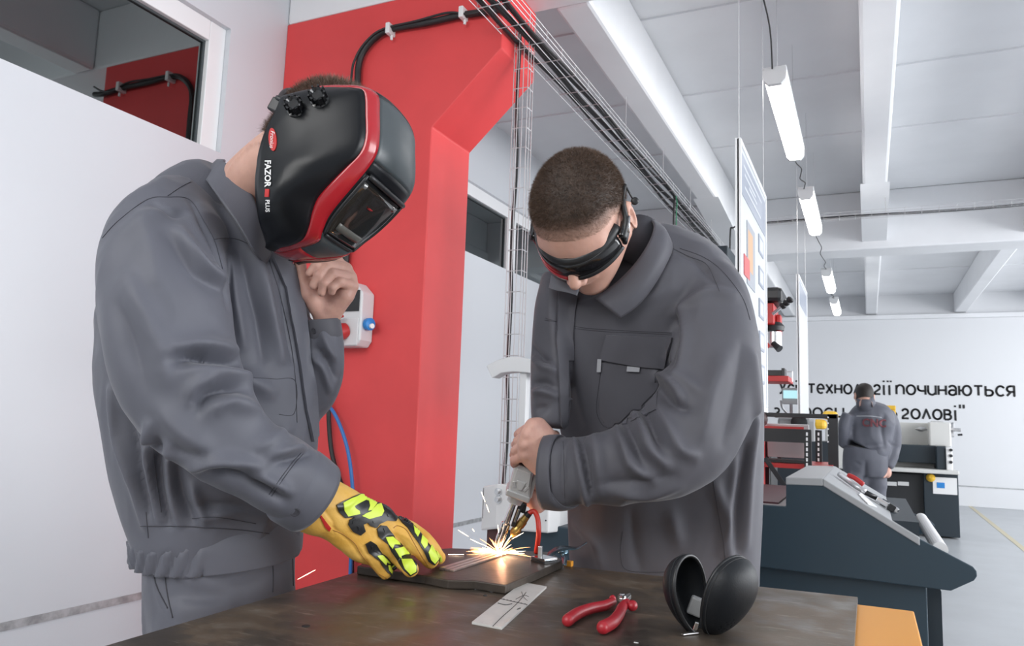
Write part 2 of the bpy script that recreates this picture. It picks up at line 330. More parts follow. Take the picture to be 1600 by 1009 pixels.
# ------------------------------------------------------------------ wire mesh trays
def mesh_tray(name, label, a, b, side, up, wdt, hgt, n, r=0.0022, step=None, cat='cable tray', cables=()):
    t = thing(name, label, cat, a); a = np.array(a, float); b = np.array(b, float); side = np.array(side, float); up = np.array(up, float)
    lo = MB()
    for s_, u_ in ((-.5, 1), (-.5, 0.5), (-.5, 0), (-.17, 0), (.17, 0), (.5, 0), (.5, 0.5), (.5, 1)):
        o = side*s_*wdt+up*u_*hgt; lo.tube([a+o, b+o], r, 6)
    lo.build('long_wires', M['wire'], t)
    for i in range(n):
        c = a+(b-a)*((i+.5)/n)
        MB().tube([c+side*-.5*wdt+up*hgt, c+side*-.5*wdt, c+side*.5*wdt, c+side*.5*wdt+up*hgt], r, 5).build('cross_wire', M['wire'], t)
    for (s_, u_, rr) in cables:
        pts = [a+(b-a)*k/14+side*(s_+0.06*math.sin(k*1.7+s_*9))*wdt+up*(u_*hgt+rr+0.1*hgt*math.sin(k*0.9+s_*30)) for k in range(15)]
        MB().tube(spline(pts, 3), rr, 6).build('cable', M['cable'], t, smooth=True)
    return t
ta = (-1.45, 2.72, 3.0); tb = (-1.38, 8.55, 3.0)
tr = mesh_tray('cable_tray', 'long wire mesh cable tray running under the ceiling toward the far wall', ta, tb, (1, 0, 0), (0, 0, 1), 0.17, 0.055, 30, cables=((-.3, 0.1, .011), (-.05, .1, .014), (.2, .1, .010), (.35, .1, .008)))
hang = MB()
for y in (4.6, 5.6, 6.6, 7.6): hang.tube([(-1.38, y, 3.06), (-1.38, y, ZS)], 0.003, 5)
hang.build('hanger_rod', M['wire'], tr)
va = on(817, 30, 1, YC+0.12); vx = va[0]
vb = np.array([vx, YC+0.12, 0.75])
mesh_tray('vertical_cable_tray', 'narrow wire mesh tray standing upright beside the red pilaster', vb, (vx, YC+0.12, 3.12), (1, 0, 0), (0, 1, 0), 0.075, 0.06, 24, r=0.0022, cables=((-.25, 0.1, .008),))
ct = mesh_tray('far_cable_tray', 'thin cable tray running across the far beam behind the lamps', (-1.05, 7.36, 3.1), (4.2, 7.36, 3.1), (0, 1, 0), (0, 0, 1), 0.1, 0.05, 40, r=0.0016, cables=((0, 0.0, .012),))
hg = MB()
for x in (0.18, 1.6, 3.0): hg.tube([(x, 7.36, 3.1), (x, 7.36, ZS)], 0.005, 5)
hg.build('hanger_rod', M['wire'], ct)
MB().tube(spline([(-1.05, 7.36, 3.11), (-1.13, 7.36, 3.09), (-1.16, 7.36, 3.0), (-1.16, 7.36, 2.2)], 5), 0.008, 6).build('cable', M['cable'], ct, smooth=True)
gc = thing('drop_cable', 'green and black cable dropping from the long cable tray', 'cable', (-1.36, 5.2, 2.98))
a = on(1053, 296, 0, -1.36); yy = a[1]
MB().tube(spline([(-1.36, yy, 3.0), (-1.35, yy-0.02, 2.95), (-1.36, yy, 2.8), (-1.36, yy, 2.0), (-1.36, yy, 0.9)], 5), 0.008, 6).build('cable', M['cable'], gc, smooth=True)
MB().tube(spline([(-1.345, yy, 3.0), (-1.33, yy-0.02, 2.93), (-1.34, yy, 2.8), (-1.342, yy, 2.0), (-1.342, yy, 0.9)], 5), 0.005, 6).build('wire', mat('green_wire', (0.02, 0.2, 0.1), 0.5), gc, smooth=True)
# black cabinet top seen behind the right man's shoulder
tag(MB().box((-1.75, 6.6, 0), (-1.06, 7.25, on(1120, 384, 1, 6.6)[2])).build('tall_cabinet', M['navyd'], bevel=0.01, center=True), 'tall dark cabinet behind the shoulder of the man with dark glasses', 'cabinet')
# ------------------------------------------------------------------ lamps
LZ = 3.0; LX = -0.40
lab = ['nearest and largest glowing tube lamp hanging from the ceiling', 'second glowing tube lamp from the camera, past the nearest', 'third tube lamp from the camera, small above the lettered wall', 'farthest and smallest tube lamp close to the far wall']
prevc = None
ys = [(3.95, 5.21), (6.11, 7.36), (9.35, 10.6), (11.45, 12.7)]
for (y0, y1), lb in zip(ys, lab):
    t = thing('tube_lamp', lb, 'lamp', (LX, y0, LZ), 'tube lamps in a row under the ceiling')
    prof = [(-0.055, 0.03), (-0.05, -0.02), (-0.03, -0.042), (0.03, -0.042), (0.05, -0.02), (0.055, 0.03)]
    MB().prism([(LX+x, y0+0.03, LZ+z) for x, z in prof], (0, y1-y0-0.06, 0)).build('diffuser', M['lamp'], t)
    MB().box((LX-0.058, y0+0.01, LZ+0.03), (LX+0.058, y1-0.01, LZ+0.055)).build('housing', M['lampgrey'], t, bevel=0.005)
    for yq in (y0, y1-0.03): MB().prism([(LX+x*1.06, yq, LZ+z*1.06) for x, z in prof], (0, 0.03, 0)).build('end_cap', M['lampgrey'], t)
    for yq in (y0+0.15, y1-0.15): MB().tube([(LX, yq, LZ+0.055), (LX, yq, ZS)], 0.0015, 5).build('hanger_wire', M['wire'], t)
cz = thing('lamp_cable', 'thin black wiggly cable linking the hanging tube lamps', 'cable', (LX, 3, LZ))
segs = [(1.2, 3.98), (5.18, 6.14), (7.33, 9.38), (10.58, 11.48)]
for i, (a_, b_) in enumerate(segs):
    n = 9; pts = []
    for k in range(n):
        u = k/(n-1); pts.append((LX+0.015*math.sin(k*2.1+i), a_+(b_-a_)*u, LZ+0.04+(0.5*(1-u) if i == 0 else -0.03*math.sin(math.pi*u))))
    MB().tube(spline(pts, 4), 0.004, 6).build('cable', M['cable'], cz, smooth=True)
# ------------------------------------------------------------------ hanging posters
M['posterblue'] = mat('poster_slate', (0.33, 0.36, 0.43), 0.3); M['pskin'] = mat('poster_orange', (0.62, 0.38, 0.22), 0.4); M['pred'] = mat('poster_red', (0.6, 0.12, 0.12), 0.4); M['pgrey'] = mat('poster_grey', (0.36, 0.38, 0.42), 0.4)
def poster(x, pa, pb, zbot, label, detail=True):
    A = on(pa[0], pa[1], 0, x); B = on(pb[0], pb[1], 0, x); zt = A[2]; y0, y1 = A[1], B[1]
    t = thing('hanging_poster', label, 'poster', (x, y0, zbot), 'posters hung on wires from the ceiling')
    MB().box((x-0.006, y0, zbot), (x+0.006, y1, zt)).build('board', M['gloss'], t, bevel=0.003)
    fr = MB(); f = 0.022
    fr.box((x-0.012, y0, zbot), (x+0.012, y0+f, zt)); fr.box((x-0.012, y1-f, zbot), (x+0.012, y1, zt)); fr.box((x-0.012, y0+f, zt-f), (x+0.012, y1-f, zt)); fr.box((x-0.012, y0+f, zbot), (x+0.012, y1-f, zbot+f))
    fr.build('frame', M['frame'], t)
    for yy in (y0+0.03, y1-0.03): MB().tube([(x, yy, zt), (x, yy, ZS)], 0.002, 5).build('wire', M['wire'], t)
    for sx, xx in ((-1, x-0.0075), (1, x+0.0075)):
        H = zt-zbot; Wd = y1-y0
        e = 0.0005
        lay = [0]
        def r(u0, u1, v0, v1, m, nm):
            lay[0] += 1; e = 0.0004+0.00025*lay[0]
            MB().box((xx-e, y0+Wd*u0, zt-H*v1), (xx+e, y0+Wd*u1, zt-H*v0)).build(nm, m, t)
        r(.05, .95, .04, .2, M['posterblue'], 'print_header')
        if detail:
            for k, (u0, u1, v) in enumerate(((.12, .8, .07), (.15, .55, .10), (.3, .6, .12), (.15, .75, .15))): r(u0, u1, v, v+.01, M['gloss'], 'print_line')
            r(.22, .5, .27, .52, M['pgrey'], 'print_figure'); r(.25, .42, .3, .46, M['pskin'], 'print_figure'); r(.12, .3, .42, .5, M['pred'], 'print_figure')
            for v in (.24, .38, .52, .66, .8): r(.66, .86, v, v+.08, M['posterblue'], 'print_drawing'); r(.69, .83, v+.012, v+.068, M['gloss'], 'print_drawing')
    return t
XP = -0.47
poster(XP, (1153, 215), (1194, 300), 1.28, 'large framed poster with blue header hanging behind the man with dark glasses')
poster(-0.50, (1246, 428), (1259, 452), 1.31, 'narrow looking framed poster hanging farther back over the black rack', False)
# ================================================================== MACHINES
YK = 2.7
def k(px, py): p = on(px, py, 1, YK); return (p[0], p[2])
yfar = on(1253, 728, 2, 1.041)[1]
con = thing('control_console', 'navy and grey sloped control console behind the man with dark glasses', 'machine', (0, YK, 0))
# near side plate, rounded nose
side = [k(1183, 791), k(1228, 791), k(1228, 747), k(1286, 749), k(1437, 842), k(1521, 886), k(1526, 892), k(1527, 900), k(1522, 907), k(1486, 923), k(1150, 893)]
side[0] = (-0.86, side[1][1]); side[-1] = (-0.86, side[-2][1]+0.02)
MB().prism([(x, YK, z) for x, z in side], (0, 0.02, 0)).build('side_plate', M['navy'], con, bevel=0.003)
far = [k(1228, 748), k(1286, 750), k(1437, 843), k(1486, 862), k(1500, 875), k(1490, 890), k(1440, 900), k(1228, 893)]
MB().prism([(x, yfar-0.02, z) for x, z in far], (0, 0.02, 0)).build('side_plate', M['navy'], con, bevel=0.003)
a, b, c = k(1228, 747), k(1286, 749), k(1437, 842)
up = 0.004
MB().prism([(a[0], YK-0.004, a[1]+up), (b[0], YK-0.004, b[1]+up), (b[0], YK-0.004, b[1]-0.02), (a[0], YK-0.004, a[1]-0.02)], (0, yfar-YK+0.008, 0)).build('top_panel', M['panelgrey'], con, bevel=0.003)
MB().prism([(b[0], YK-0.004, b[1]+up), (c[0], YK-0.004, c[1]+up), (c[0], YK-0.004, c[1]-0.02), (b[0], YK-0.004, b[1]-0.02)], (0, yfar-YK+0.008, 0)).build('sloped_panel', M['panelgrey'], con, bevel=0.003)
MB().box((a[0]-0.0, YK+0.02, side[1][1]-0.02), (c[0], yfar-0.02, c[1]-0.03)).build('inner_body', M['navyd'], con)
MB().box((-0.86, YK+0.02, side[1][1]-0.03), (a[0], yfar, side[1][1])).build('side_deck', mat('deck_grey', (0.36, 0.33, 0.33), 0.35), con, bevel=0.003)
MB().box((a[0]-0.4, YK+0.06, side[1][1]), (a[0]-0.03, yfar-0.08, side[1][1]+0.006)).build('deck_plate', mat('deck_plum', (0.12, 0.05, 0.06), 0.3), con)
n = 5
c1 = k(1470, 860); MB().cyl((c1[0], YK+0.02, c1[1]), (c1[0], yfar-0.02, c1[1]), 0.022, n=20).build('front_roller', M['whitep'], con, smooth=False)
lb = k(1478, 915)
MB().box((-0.86, YK+0.05, 0), (k(1450, 920)[0], yfar, lb[1]+0.04)).build('cabinet_body', M['navy'], con, bevel=0.004)
MB().prism([(k(1452, 920)[0], YK+0.16, 0), (k(1478, 940)[0], YK+0.16, 0), (k(1478, 940)[0], YK+0.16, k(1478, 940)[1]), (k(1463, 921)[0], YK+0.16, lb[1]+0.02), (k(1452, 920)[0], YK+0.16, lb[1]+0.02)], (0, 0.3, 0)).build('rear_leg', M['navyd'], con)
# tools lying on the sloped panel
sl = np.array([c[0]-b[0], 0, c[1]-b[1]]); sl /= np.linalg.norm(sl); sn = np.array([-sl[2], 0, sl[0]]); yv = np.array([0, 1., 0])
def onslope(px, py, h=0.0):
    d = MW @ _ray(px, py); p0 = np.array([b[0], YK, b[1]+up])+sn*h; t = ((p0-CAM)@sn)/(d@sn); return CAM+d*t
clampt = thing('hand_tool', 'black and silver hand tool with red grip lying on the sloped console panel', 'tool', onslope(1350, 765))
r_ = 0.011
A = onslope(1312, 741, 0.014); B = onslope(1334, 757, 0.014); C_ = onslope(1352, 768, 0.014); D = onslope(1374, 780, 0.014); E_ = onslope(1399, 797, 0.014)
MB().tube(spline([A, B, C_], 4), 0.010, 10).build('silver_grip', M['steel'], clampt, smooth=True)
MB().tube(spline([onslope(1325, 742, 0.02), onslope(1336, 747, 0.024), onslope(1349, 757, 0.02)], 4), 0.009, 10).build('red_grip', M['redp'], clampt, smooth=True)
MB().tube([C_-sn*0.002, D], 0.009, 10).build('shaft', M['blackp'], clampt, smooth=True)
MB().obox((D+E_)/2, sl, yv, sn, (np.linalg.norm(E_-D)/2, 0.016, 0.010)).build('head', M['chrome'], clampt, bevel=0.004)
for q in (0.3, 0.75): MB().obox(D+(E_-D)*q-yv*0.02, sl, yv, sn, (0.012, 0.006, 0.012)).build('jaw', M['blackp'], clampt, bevel=0.003)
cp = onslope(1355, 783, 0.004)
tag(MB().prism([onslope(1341, 773, 0.001), onslope(1345, 770, 0.001), onslope(1362, 786, 0.001), onslope(1370, 793, 0.001), onslope(1356, 788, 0.001)], sn*0.003).build('scraper_blade', M['whitep'], center=True), 'small pale blade lying beside the hand tool on the console', 'blade')

# white box machine with mushroom shaped push bar, left of the man
wb = thing('welding_machine', 'white and navy machine with bolts standing behind the torch', 'machine', (-1.1, 2.6, 0))
YB = 2.55
def kb(px, py, Y=YB): p = on(px, py, 1, Y); return (p[0], p[2])
A = kb(748, 761); B = kb(792, 756); Cc = kb(858, 770)
zb1 = kb(747, 821)[1]; zb2 = kb(845, 832)[1]
MB().prism([(A[0], YB+0.03, A[1]), (B[0]-0.04, YB, B[1]), (Cc[0], YB, B[1]), (Cc[0]+0.02, YB+0.06, B[1]), (Cc[0]+0.02, YB+0.3, B[1]), (A[0], YB+0.3, A[1])], (0, 0, zb2-B[1])).build('white_housing', M['whitep'], wb, bevel=0.006)
MB().box((A[0]+0.02, YB-0.001, zb2+0.03), (A[0]+0.022, YB+0.0, B[1]-0.02)).build('door_gap', M['seal'], wb)
for py in (768, 780):
    q = kb(779, py); MB().lathe((q[0], YB, q[1]), (0, -1, 0), [(0, 0.014), (0.006, 0.014), (0.006, 0.008), (0.02, 0.008)], 12).build('bolt', M['steel'], wb)
q = kb(853, 813); MB().lathe((q[0], YB, q[1]), (0, -1, 0), [(0, 0.003), (0.002, 0.003)], 8).build('screw', M['seal'], wb)
MB().box((A[0]+0.03, YB+0.05, 0), (-0.875, YB+0.6, zb2+0.02)).build('navy_base', M['navy'], wb, bevel=0.005)
MB().box((A[0]+0.02, YB+0.04, 0.0), (A[0]+0.09, YB+0.2, zb2+0.0)).build('rust_post', mat('rust_brown', (0.08, 0.03, 0.03), 0.6), wb, bevel=0.003)
pa = kb(808, 700, 2.8); pb = kb(823, 582, 2.8); MB().box((pa[0], 2.8, 0.6), (pb[0], 2.84, pb[1]+0.01)).build('post', M['boxgrey'], wb, bevel=0.004)
arc = [(763, 572), (780, 563), (797, 558), (813, 558), (830, 561), (850, 570), (842, 590), (830, 583), (805, 581), (786, 583), (772, 591)]
MB().prism([(kb(x, y, 2.8)[0], 2.78, kb(x, y, 2.8)[1]) for x, y in arc], (0, 0.07, 0)).build('curved_head', M['boxgrey'], wb, bevel=0.004)

# black slotted rack with red shelves
YR = 4.6
def kr(px, py, Y=YR): p = on(px, py, 1, Y); return (p[0], p[2])
rk = thing('slotted_rack', 'black slotted steel rack with red shelves under the hanging posters', 'rack', (kr(1240, 700)[0], YR, 0))
def rbar(p, q, nm, m, hw=0.015, Y=YR, dy=0.04):
    a = np.array([kr(*p, Y)[0], Y, kr(*p, Y)[1]]); b_ = np.array([kr(*q, Y)[0], Y, kr(*q, Y)[1]]); d = b_-a; L = np.linalg.norm(d); d /= L
    return MB().obox((a+b_)/2, d, (0, 1, 0), np.cross(d, (0, 1, 0)), (L/2, dy/2, hw)).build(nm, m, rk, bevel=0.002)
M['rackb'] = mat('rack_black', (0.012, 0.013, 0.016), 0.4)
rbar((1150, 646), (1308, 651), 'top_rail', M['rackb'], 0.012)
zf = 0.0
for px, w_ in ((1298, 0.016), (1306, 0.010)):
    x, z = kr(px, 647); MB().box((x-w_, YR-0.02, 0), (x+w_, YR+0.02, z+0.0)).build('post', M['rackb'], rk)
for px, Y in ((1262, 4.4), (1279, 4.9), (1197, 4.9)):
    x, z = kr(px, 672, Y); MB().box((x-0.018, Y-0.015, 0), (x+0.018, Y+0.015, z)).build('post', M['rackb'], rk)
for px, Y in ((1261, 4.383), (1279, 4.883)):
    for py in range(678, 728, 8):
        x, z = kr(px, py, Y); MB().box((x-0.005, Y-0.004, z-0.009), (x+0.004, Y, z+0.009)).build('slot', M['frame'], rk)
for py in (652, 661, 670, 680, 690):
    x, z = kr(1294, py); MB().box((x-0.003, YR-0.024, z-0.004), (x+0.004, YR-0.02, z+0.004)).build('slot', M['frame'], rk)
x0 = kr(1150, 680, 4.4)[0]; x1, z1 = kr(1267, 671, 4.4); z0 = kr(1262, 692, 4.4)[1]
MB().box((x0, 4.38, z0), (x1, 4.42, z1)).build('drawer_front', M['rackb'], rk)
MB().prism([(x0, 4.4, z1), (kr(1256, 671, 4.4)[0], 4.4, z1), (kr(1256, 671, 4.4)[0]-0.1, 4.95, z1), (x0, 4.95, z1)], (0, 0, 0.012)).build('red_shelf', M['redp'], rk)
x2, z2 = kr(1251, 728, 4.5)
MB().box((x0, 4.4, z2-0.01), (x1+0.1, 4.95, z2+0.012)).build('red_shelf', M['redp'], rk)
rbar((1195, 715), (1228, 762), 'brace', M['rackb'], 0.012, 4.38, 0.01); rbar((1204, 694), (1224, 724), 'brace', M['rackb'], 0.01, 4.9, 0.01)
x, z = kr(1187, 745, 4.7); MB().box((x-0.25, 4.6, 0), (x+0.01, 4.9, kr(1187, 640, 4.7)[1])).build('red_side', M['redp'], rk)
x, z = kr(1237, 725, 4.7); lt = thing('laptop', 'black laptop with pale screen lying open on the lower red shelf', 'laptop', (x, 4.6, z2+0.012))
MB().box((x-0.14, 4.5, z2+0.012), (x+0.1, 4.7, z2+0.028)).build('keyboard_base', M['blackp'], lt, bevel=0.003)
MB().obox((x-0.02, 4.72, z2+0.13), (1, 0, 0), (0, 0.95, 0.3), (0, -0.3, 0.95), (0.115, 0.006, 0.1)).build('screen', M['boxgrey'], lt, bevel=0.003)
x, z = kr(1192, 655, 4.6); tag(MB().lathe((x-0.02, 4.6, z1+0.045), (0, -1, 0.1), [(0, 0.02), (0.02, 0.05), (0.1, 0.05), (0.12, 0.03)], 16).build('dark_roll', mat('dark_brown', (0.05, 0.02, 0.02), 0.5), center=True, auto=True), 'small dark round roll on the upper red shelf of the rack', 'roll')

# red drill press
YD = 5.6
def kd(px, py, Y=YD): p = on(px, py, 1, Y); return (p[0], p[2])
dp = thing('drill_press', 'red and black drill press with silver chuck seen between the two posters', 'drill press', (kd(1200, 600)[0], YD, 0))
def dbox(x0, y0, x1, y1, nm, m, ya=YD, dy=0.3, bev=0.01):
    a = kd(x0, y1, ya); b_ = kd(x1, y0, ya); return MB().box((a[0], ya, a[1]), (b_[0], ya+dy, b_[1])).build(nm, m, dp, bevel=bev)
dbox(1150, 447, 1222, 473, 'motor_cover', M['blackp'], dy=0.4, bev=0.03)
dbox(1170, 473, 1209, 507, 'head_body', M['redp'], dy=0.3)
dbox(1212, 491, 1220, 524, 'side_arm', M['redp'], ya=YD+0.1, dy=0.1)
c = kd(1206, 507); MB().lathe((c[0], YD+0.12, c[1]+0.03), (0, 0, -1), [(0, 0.05), (0.03, 0.075), (0.06, 0.07)], 20).build('collar', M['blackp'], dp, auto=True)
c2 = kd(1206, 516); MB().lathe((c[0], YD+0.12, c2[1]), (0, 0, -1), [(0, 0.055), (0.10, 0.055), (0.11, 0.03)], 20).build('chuck', M['steel'], dp, auto=True)
p0 = kd(1208, 492); p1 = kd(1236, 470); P0 = np.array([p0[0], YD-0.04, p0[1]]); P1 = np.array([p1[0], YD-0.06, p1[1]])
MB().cyl(P0, P0+(P1-P0)*0.5, 0.012).build('lever', M['chrome'], dp)
for q in (0.48, 0.68, 0.88): MB().lathe(P0+(P1-P0)*q, P1-P0, [(0, 0.016), (0.008, 0.024), (0.024, 0.026), (0.032, 0.016)], 12).build('grip', M['blackp'], dp, auto=True)
p0 = kd(1208, 536); p1 = kd(1219, 546); MB().cyl((p0[0], YD, p0[1]), (p1[0], YD-0.03, p1[1]), 0.018, 0.026).build('lever_knob', M['blackp'], dp, smooth=False)
p0 = kd(1199, 540); MB().lathe((p0[0], YD, p0[1]), (0, -1, 0), [(0, 0.02), (0.03, 0.02)], 12).build('red_knob', M['redp'], dp)
x, z = kd(1170, 600); MB().cyl((x, YD+0.3, 0), (x, YD+0.3, kd(1170, 460)[1]), 0.05, n=20).build('column', M['steel'], dp)
dbox(1150, 587, 1232, 595, 'work_table', M['redp'], dy=0.35, bev=0.004)
dbox(1180, 578, 1226, 587, 'vise', M['blackp'], ya=YD+0.05, dy=0.1, bev=0.004); dbox(1221, 575, 1226, 587, 'vise_jaw', M['blackp'], ya=YD+0.02, dy=0.14, bev=0.002)
p0 = kd(1226, 579); p1 = kd(1236, 579); p2 = kd(1236, 595); MB().tube([(p0[0], YD+0.1, p0[1]), (p1[0], YD+0.1, p1[1]), (p2[0], YD+0.1, p2[1])], 0.004, 6).build('vise_handle', M['steel'], dp)
dbox(1150, 700, 1205, 770, 'base_cabinet', M['blackp'], ya=YD, dy=0.4)

# lathe in front of the lettered wall
YL = 10.49
def kl(px, py, Y=YL): p = on(px, py, 1, Y); return (p[0], p[2])
la = thing('metal_lathe', 'large pale and dark metal lathe below the wall lettering', 'lathe', (kl(1400, 845)[0], YL, 0))
def lbox(x0, y0, x1, y1, nm, m, Y=YL, dy=0.6, bev=0.008, z0=None):
    a = kl(x0, y1, Y); b_ = kl(x1, y0, Y); return MB().box((a[0], Y, a[1] if z0 is None else z0), (b_[0], Y+dy, b_[1])).build(nm, m, la, bevel=bev)
lbox(1446, 741, 1497, 845, 'right_cabinet', M['navyd'], z0=0.02, dy=0.7)
lbox(1300, 741, 1447, 820, 'lower_body', mat('lathe_dark', (0.02, 0.022, 0.025), 0.5), Y=YL+0.1, z0=0.05, dy=0.6)
MB().box((kl(1250, 741)[0], YL-0.15, kl(1496, 741)[1]), (kl(1497, 741)[0], YL+0.75, kl(1496, 739)[1]+0.03)).build('chip_tray', M['beige'], la, bevel=0.01)
zt = kl(1496, 738)[1]+0.02
lbox(1300, 718, 1482, 730, 'tray_back', M['beige'], Y=YL+0.45, z0=zt, dy=0.3)
lbox(1330, 697, 1478, 718, 'bed', M['navyd'], Y=YL+0.2, dy=0.35)
MB().box((kl(1463, 695)[0], YL+0.05, zt), (kl(1478, 695)[0], YL+0.55, kl(1463, 697)[1])).build('bed_end', M['navyd'], la, bevel=0.01)
lbox(1300, 661, 1461, 697, 'splash_guard', M['beige'], Y=YL+0.6, dy=0.05)
lbox(1452, 660, 1486, 697, 'tailstock', M['beige'], Y=YL+0.25, dy=0.3, bev=0.02)
MB().box((kl(1478, 695)[0], YL+0.02, zt), (kl(1488, 695)[0], YL+0.5, kl(1463, 699)[1])).build('end_bracket', M['whitep'], la, bevel=0.01)
for py in (703, 712, 722): c = kl(1486, py); MB().lathe((c[0], YL+0.02, c[1]), (0, -1, 0), [(0, 0.018), (0.02, 0.018)], 10).build('bolt', M['blackp'], la)
c = kl(1488, 671); MB().lathe((c[0], YL+0.35, c[1]), (1, -0.2, 0), [(0, 0.03), (0.02, 0.09), (0.05, 0.09), (0.05, 0.02), (0.12, 0.02)], 18).build('hand_wheel', M['steel'], la, auto=True)
c2 = kl(1508, 679); MB().cyl((c[0]+0.08, YL+0.3, c[1]-0.06), (c2[0], YL+0.3, c2[1]), 0.012).build('wheel_handle', M['blackp'], la)
c = kl(1442, 670); MB().lathe((c[0]-0.06, YL+0.5, c[1]), (1, 0, 0), [(0, 0.005), (0.05, 0.03), (0.08, 0.03), (0.14, 0.008)], 12).build('live_center', M['steel'], la, auto=True)
c = kl(1470, 661); MB().box((c[0]-0.08, YL+0.3, c[1]), (c[0]+0.05, YL+0.4, c[1]+0.03)).build('clamp_block', M['steel'], la)
lbox(1458, 747, 1495, 771, 'label_plate', M['whitep'], Y=YL-0.008, dy=0.008, bev=0.001); lbox(1464, 754, 1476, 762, 'label_print', M['bluep'], Y=YL-0.012, dy=0.004, bev=0)
c = kl(1454, 746); MB().lathe((c[0], YL-0.02, c[1]), (0, -1, 0.3), [(0, 0.05), (0.03, 0.04), (0.05, 0.02)], 14).build('yellow_knob', M['yellow'], la, auto=True)
for x_ in (1384, 1403): lbox(x_, 753, x_+17, 758, 'pale_strip', M['whitep'], Y=YL+0.09, dy=0.01, bev=0)
# orange chuck guard
g = MB()
A = kl(1362, 631); B = kl(1400, 633); C_ = kl(1402, 672)
g.box((A[0], YL+0.1, B[1]-0.05), (B[0], YL+0.16, B[1])); g.box((B[0]-0.06, YL+0.1, C_[1]), (B[0]+0.0, YL+0.16, B[1]-0.05))
g.build('guard_frame', M['yellow'], la, bevel=0.01)
MB().box((A[0], YL+0.12, C_[1]), (B[0]-0.06, YL+0.135, B[1]-0.05)).build('guard_window', M['gloss'], la)
lbox(1290, 662, 1372, 741, 'headstock', M['beige'], Y=YL+0.15, dy=0.5, bev=0.03)
# second machine seen through the rack: readout on an arm, orange parts
YO = 7.5
def ko(px, py, Y=YO): p = on(px, py, 1, Y); return (p[0], p[2])
dr = thing('milling_machine', 'grey and orange machine seen through the rack with a digital readout screen', 'machine', (ko(1250, 700)[0], YO, 0))
def obx(x0, y0, x1, y1, nm, m, Y=YO, dy=0.3, bev=0.01, z0=None):
    a = ko(x0, y1, Y); b_ = ko(x1, y0, Y); return MB().box((a[0], Y, a[1] if z0 is None else z0), (b_[0], Y+dy, b_[1])).build(nm, m, dr, bevel=bev)
obx(1215, 655, 1275, 690, 'body', M['panelgrey'], Y=YO, dy=0.5, bev=0.02)
obx(1200, 690, 1300, 775, 'base', M['navyd'], dy=0.5, z0=0)
obx(1216, 648, 1262, 656, 'turret', M['boxgrey'], Y=YO+0.1)
c = ko(1249, 660); MB().lathe((c[0], YO, c[1]), (0, -1, 0), [(0, 0.07), (0.05, 0.07), (0.06, 0.03)], 18).build('dial', M['blackp'], dr, auto=True)
obx(1270, 655, 1290, 670, 'orange_motor', M['yellow'], Y=YO, bev=0.03); obx(1285, 642, 1308, 655, 'orange_head', M['yellow'], Y=YO, bev=0.03)
obx(1222, 606, 1248, 631, 'readout_case', M['boxgrey'], Y=YO-0.1, dy=0.06); obx(1224, 610, 1246, 622, 'readout_screen', mat('screen_glow', (0.1, 0.3, 0.35), 0.3, emit=(0.45, 0.75, 0.80), es=0.9), Y=YO-0.108, dy=0.008, bev=0)
a = ko(1221, 626); b_ = ko(1229, 640); MB().tube(spline([(a[0], YO-0.05, a[1]), (a[0]+0.01, YO-0.05, b_[1]+0.02), (b_[0], YO, b_[1]-0.03)], 4), 0.01).build('readout_arm', M['steel'], dr, smooth=True)
a = ko(1237, 631); MB().cyl((a[0], YO-0.05, a[1]-0.12), (a[0], YO-0.05, a[1]), 0.015).build('readout_post', M['steel'], dr)

# ================================================================== WORK TABLE
ZT = 0.90
def tp(px, py, z=ZT): return on(px, py, 2, z)
tr_ = tp(1340, 932); XT = tr_[0]
M['rust'] = mat('worn_steel_plate', (0.085, 0.068, 0.055), 0.38, 0.55, bump=0.12, bscale=90, spec=0.4)
nt = M['rust'].node_tree; N = nt.nodes.new; L = nt.links.new; bs = nt.nodes['Principled BSDF']; tc = N('ShaderNodeTexCoord')
def ramp(src, stops):
    r = N('ShaderNodeValToRGB'); L(src, r.inputs[0]); e = r.color_ramp.elements
    e[0].position = stops[0][0]; e[0].color = tuple(stops[0][1])+(1,); e[1].position = stops[-1][0]; e[1].color = tuple(stops[-1][1])+(1,)
    for p, c in stops[1:-1]: q = e.new(p); q.color = tuple(c)+(1,)
    return r.outputs[0]
n1 = N('ShaderNodeTexNoise'); n1.inputs['Scale'].default_value = 7; n1.inputs['Detail'].default_value = 9; n1.inputs['Roughness'].default_value = 0.68; L(tc.outputs['Object'], n1.inputs[0])
base = ramp(n1.outputs['Fac'], [(0.3, (0.062, 0.052, 0.044)), (0.48, (0.118, 0.096, 0.077)), (0.58, (0.16, 0.117, 0.083)), (0.72, (0.21, 0.185, 0.155))])
mp = N('ShaderNodeMapping'); mp.inputs['Scale'].default_value = (5, 28, 1); mp.inputs['Rotation'].default_value = (0, 0, 0.6); L(tc.outputs['Object'], mp.inputs[0])
n2 = N('ShaderNodeTexNoise'); n2.inputs['Scale'].default_value = 3; n2.inputs['Detail'].default_value = 8; n2.inputs['Roughness'].default_value = 0.7; L(mp.outputs[0], n2.inputs[0])
scr = ramp(n2.outputs['Fac'], [(0.57, (0, 0, 0)), (0.72, (0.7, 0.7, 0.7))])
mx = N('ShaderNodeMix'); mx.data_type = 'RGBA'; L(scr, mx.inputs[0]); L(base, mx.inputs[6]); mx.inputs[7].default_value = (0.34, 0.30, 0.25, 1)
L(mx.outputs[2], bs.inputs['Base Color'])
n3 = N('ShaderNodeTexNoise'); n3.inputs['Scale'].default_value = 14; n3.inputs['Detail'].default_value = 6; L(tc.outputs['Object'], n3.inputs[0])
rg = ramp(n3.outputs['Fac'], [(0.35, (0.30, 0.30, 0.30)), (0.65, (0.55, 0.55, 0.55))]); L(rg, bs.inputs['Roughness'])
XL = -0.895
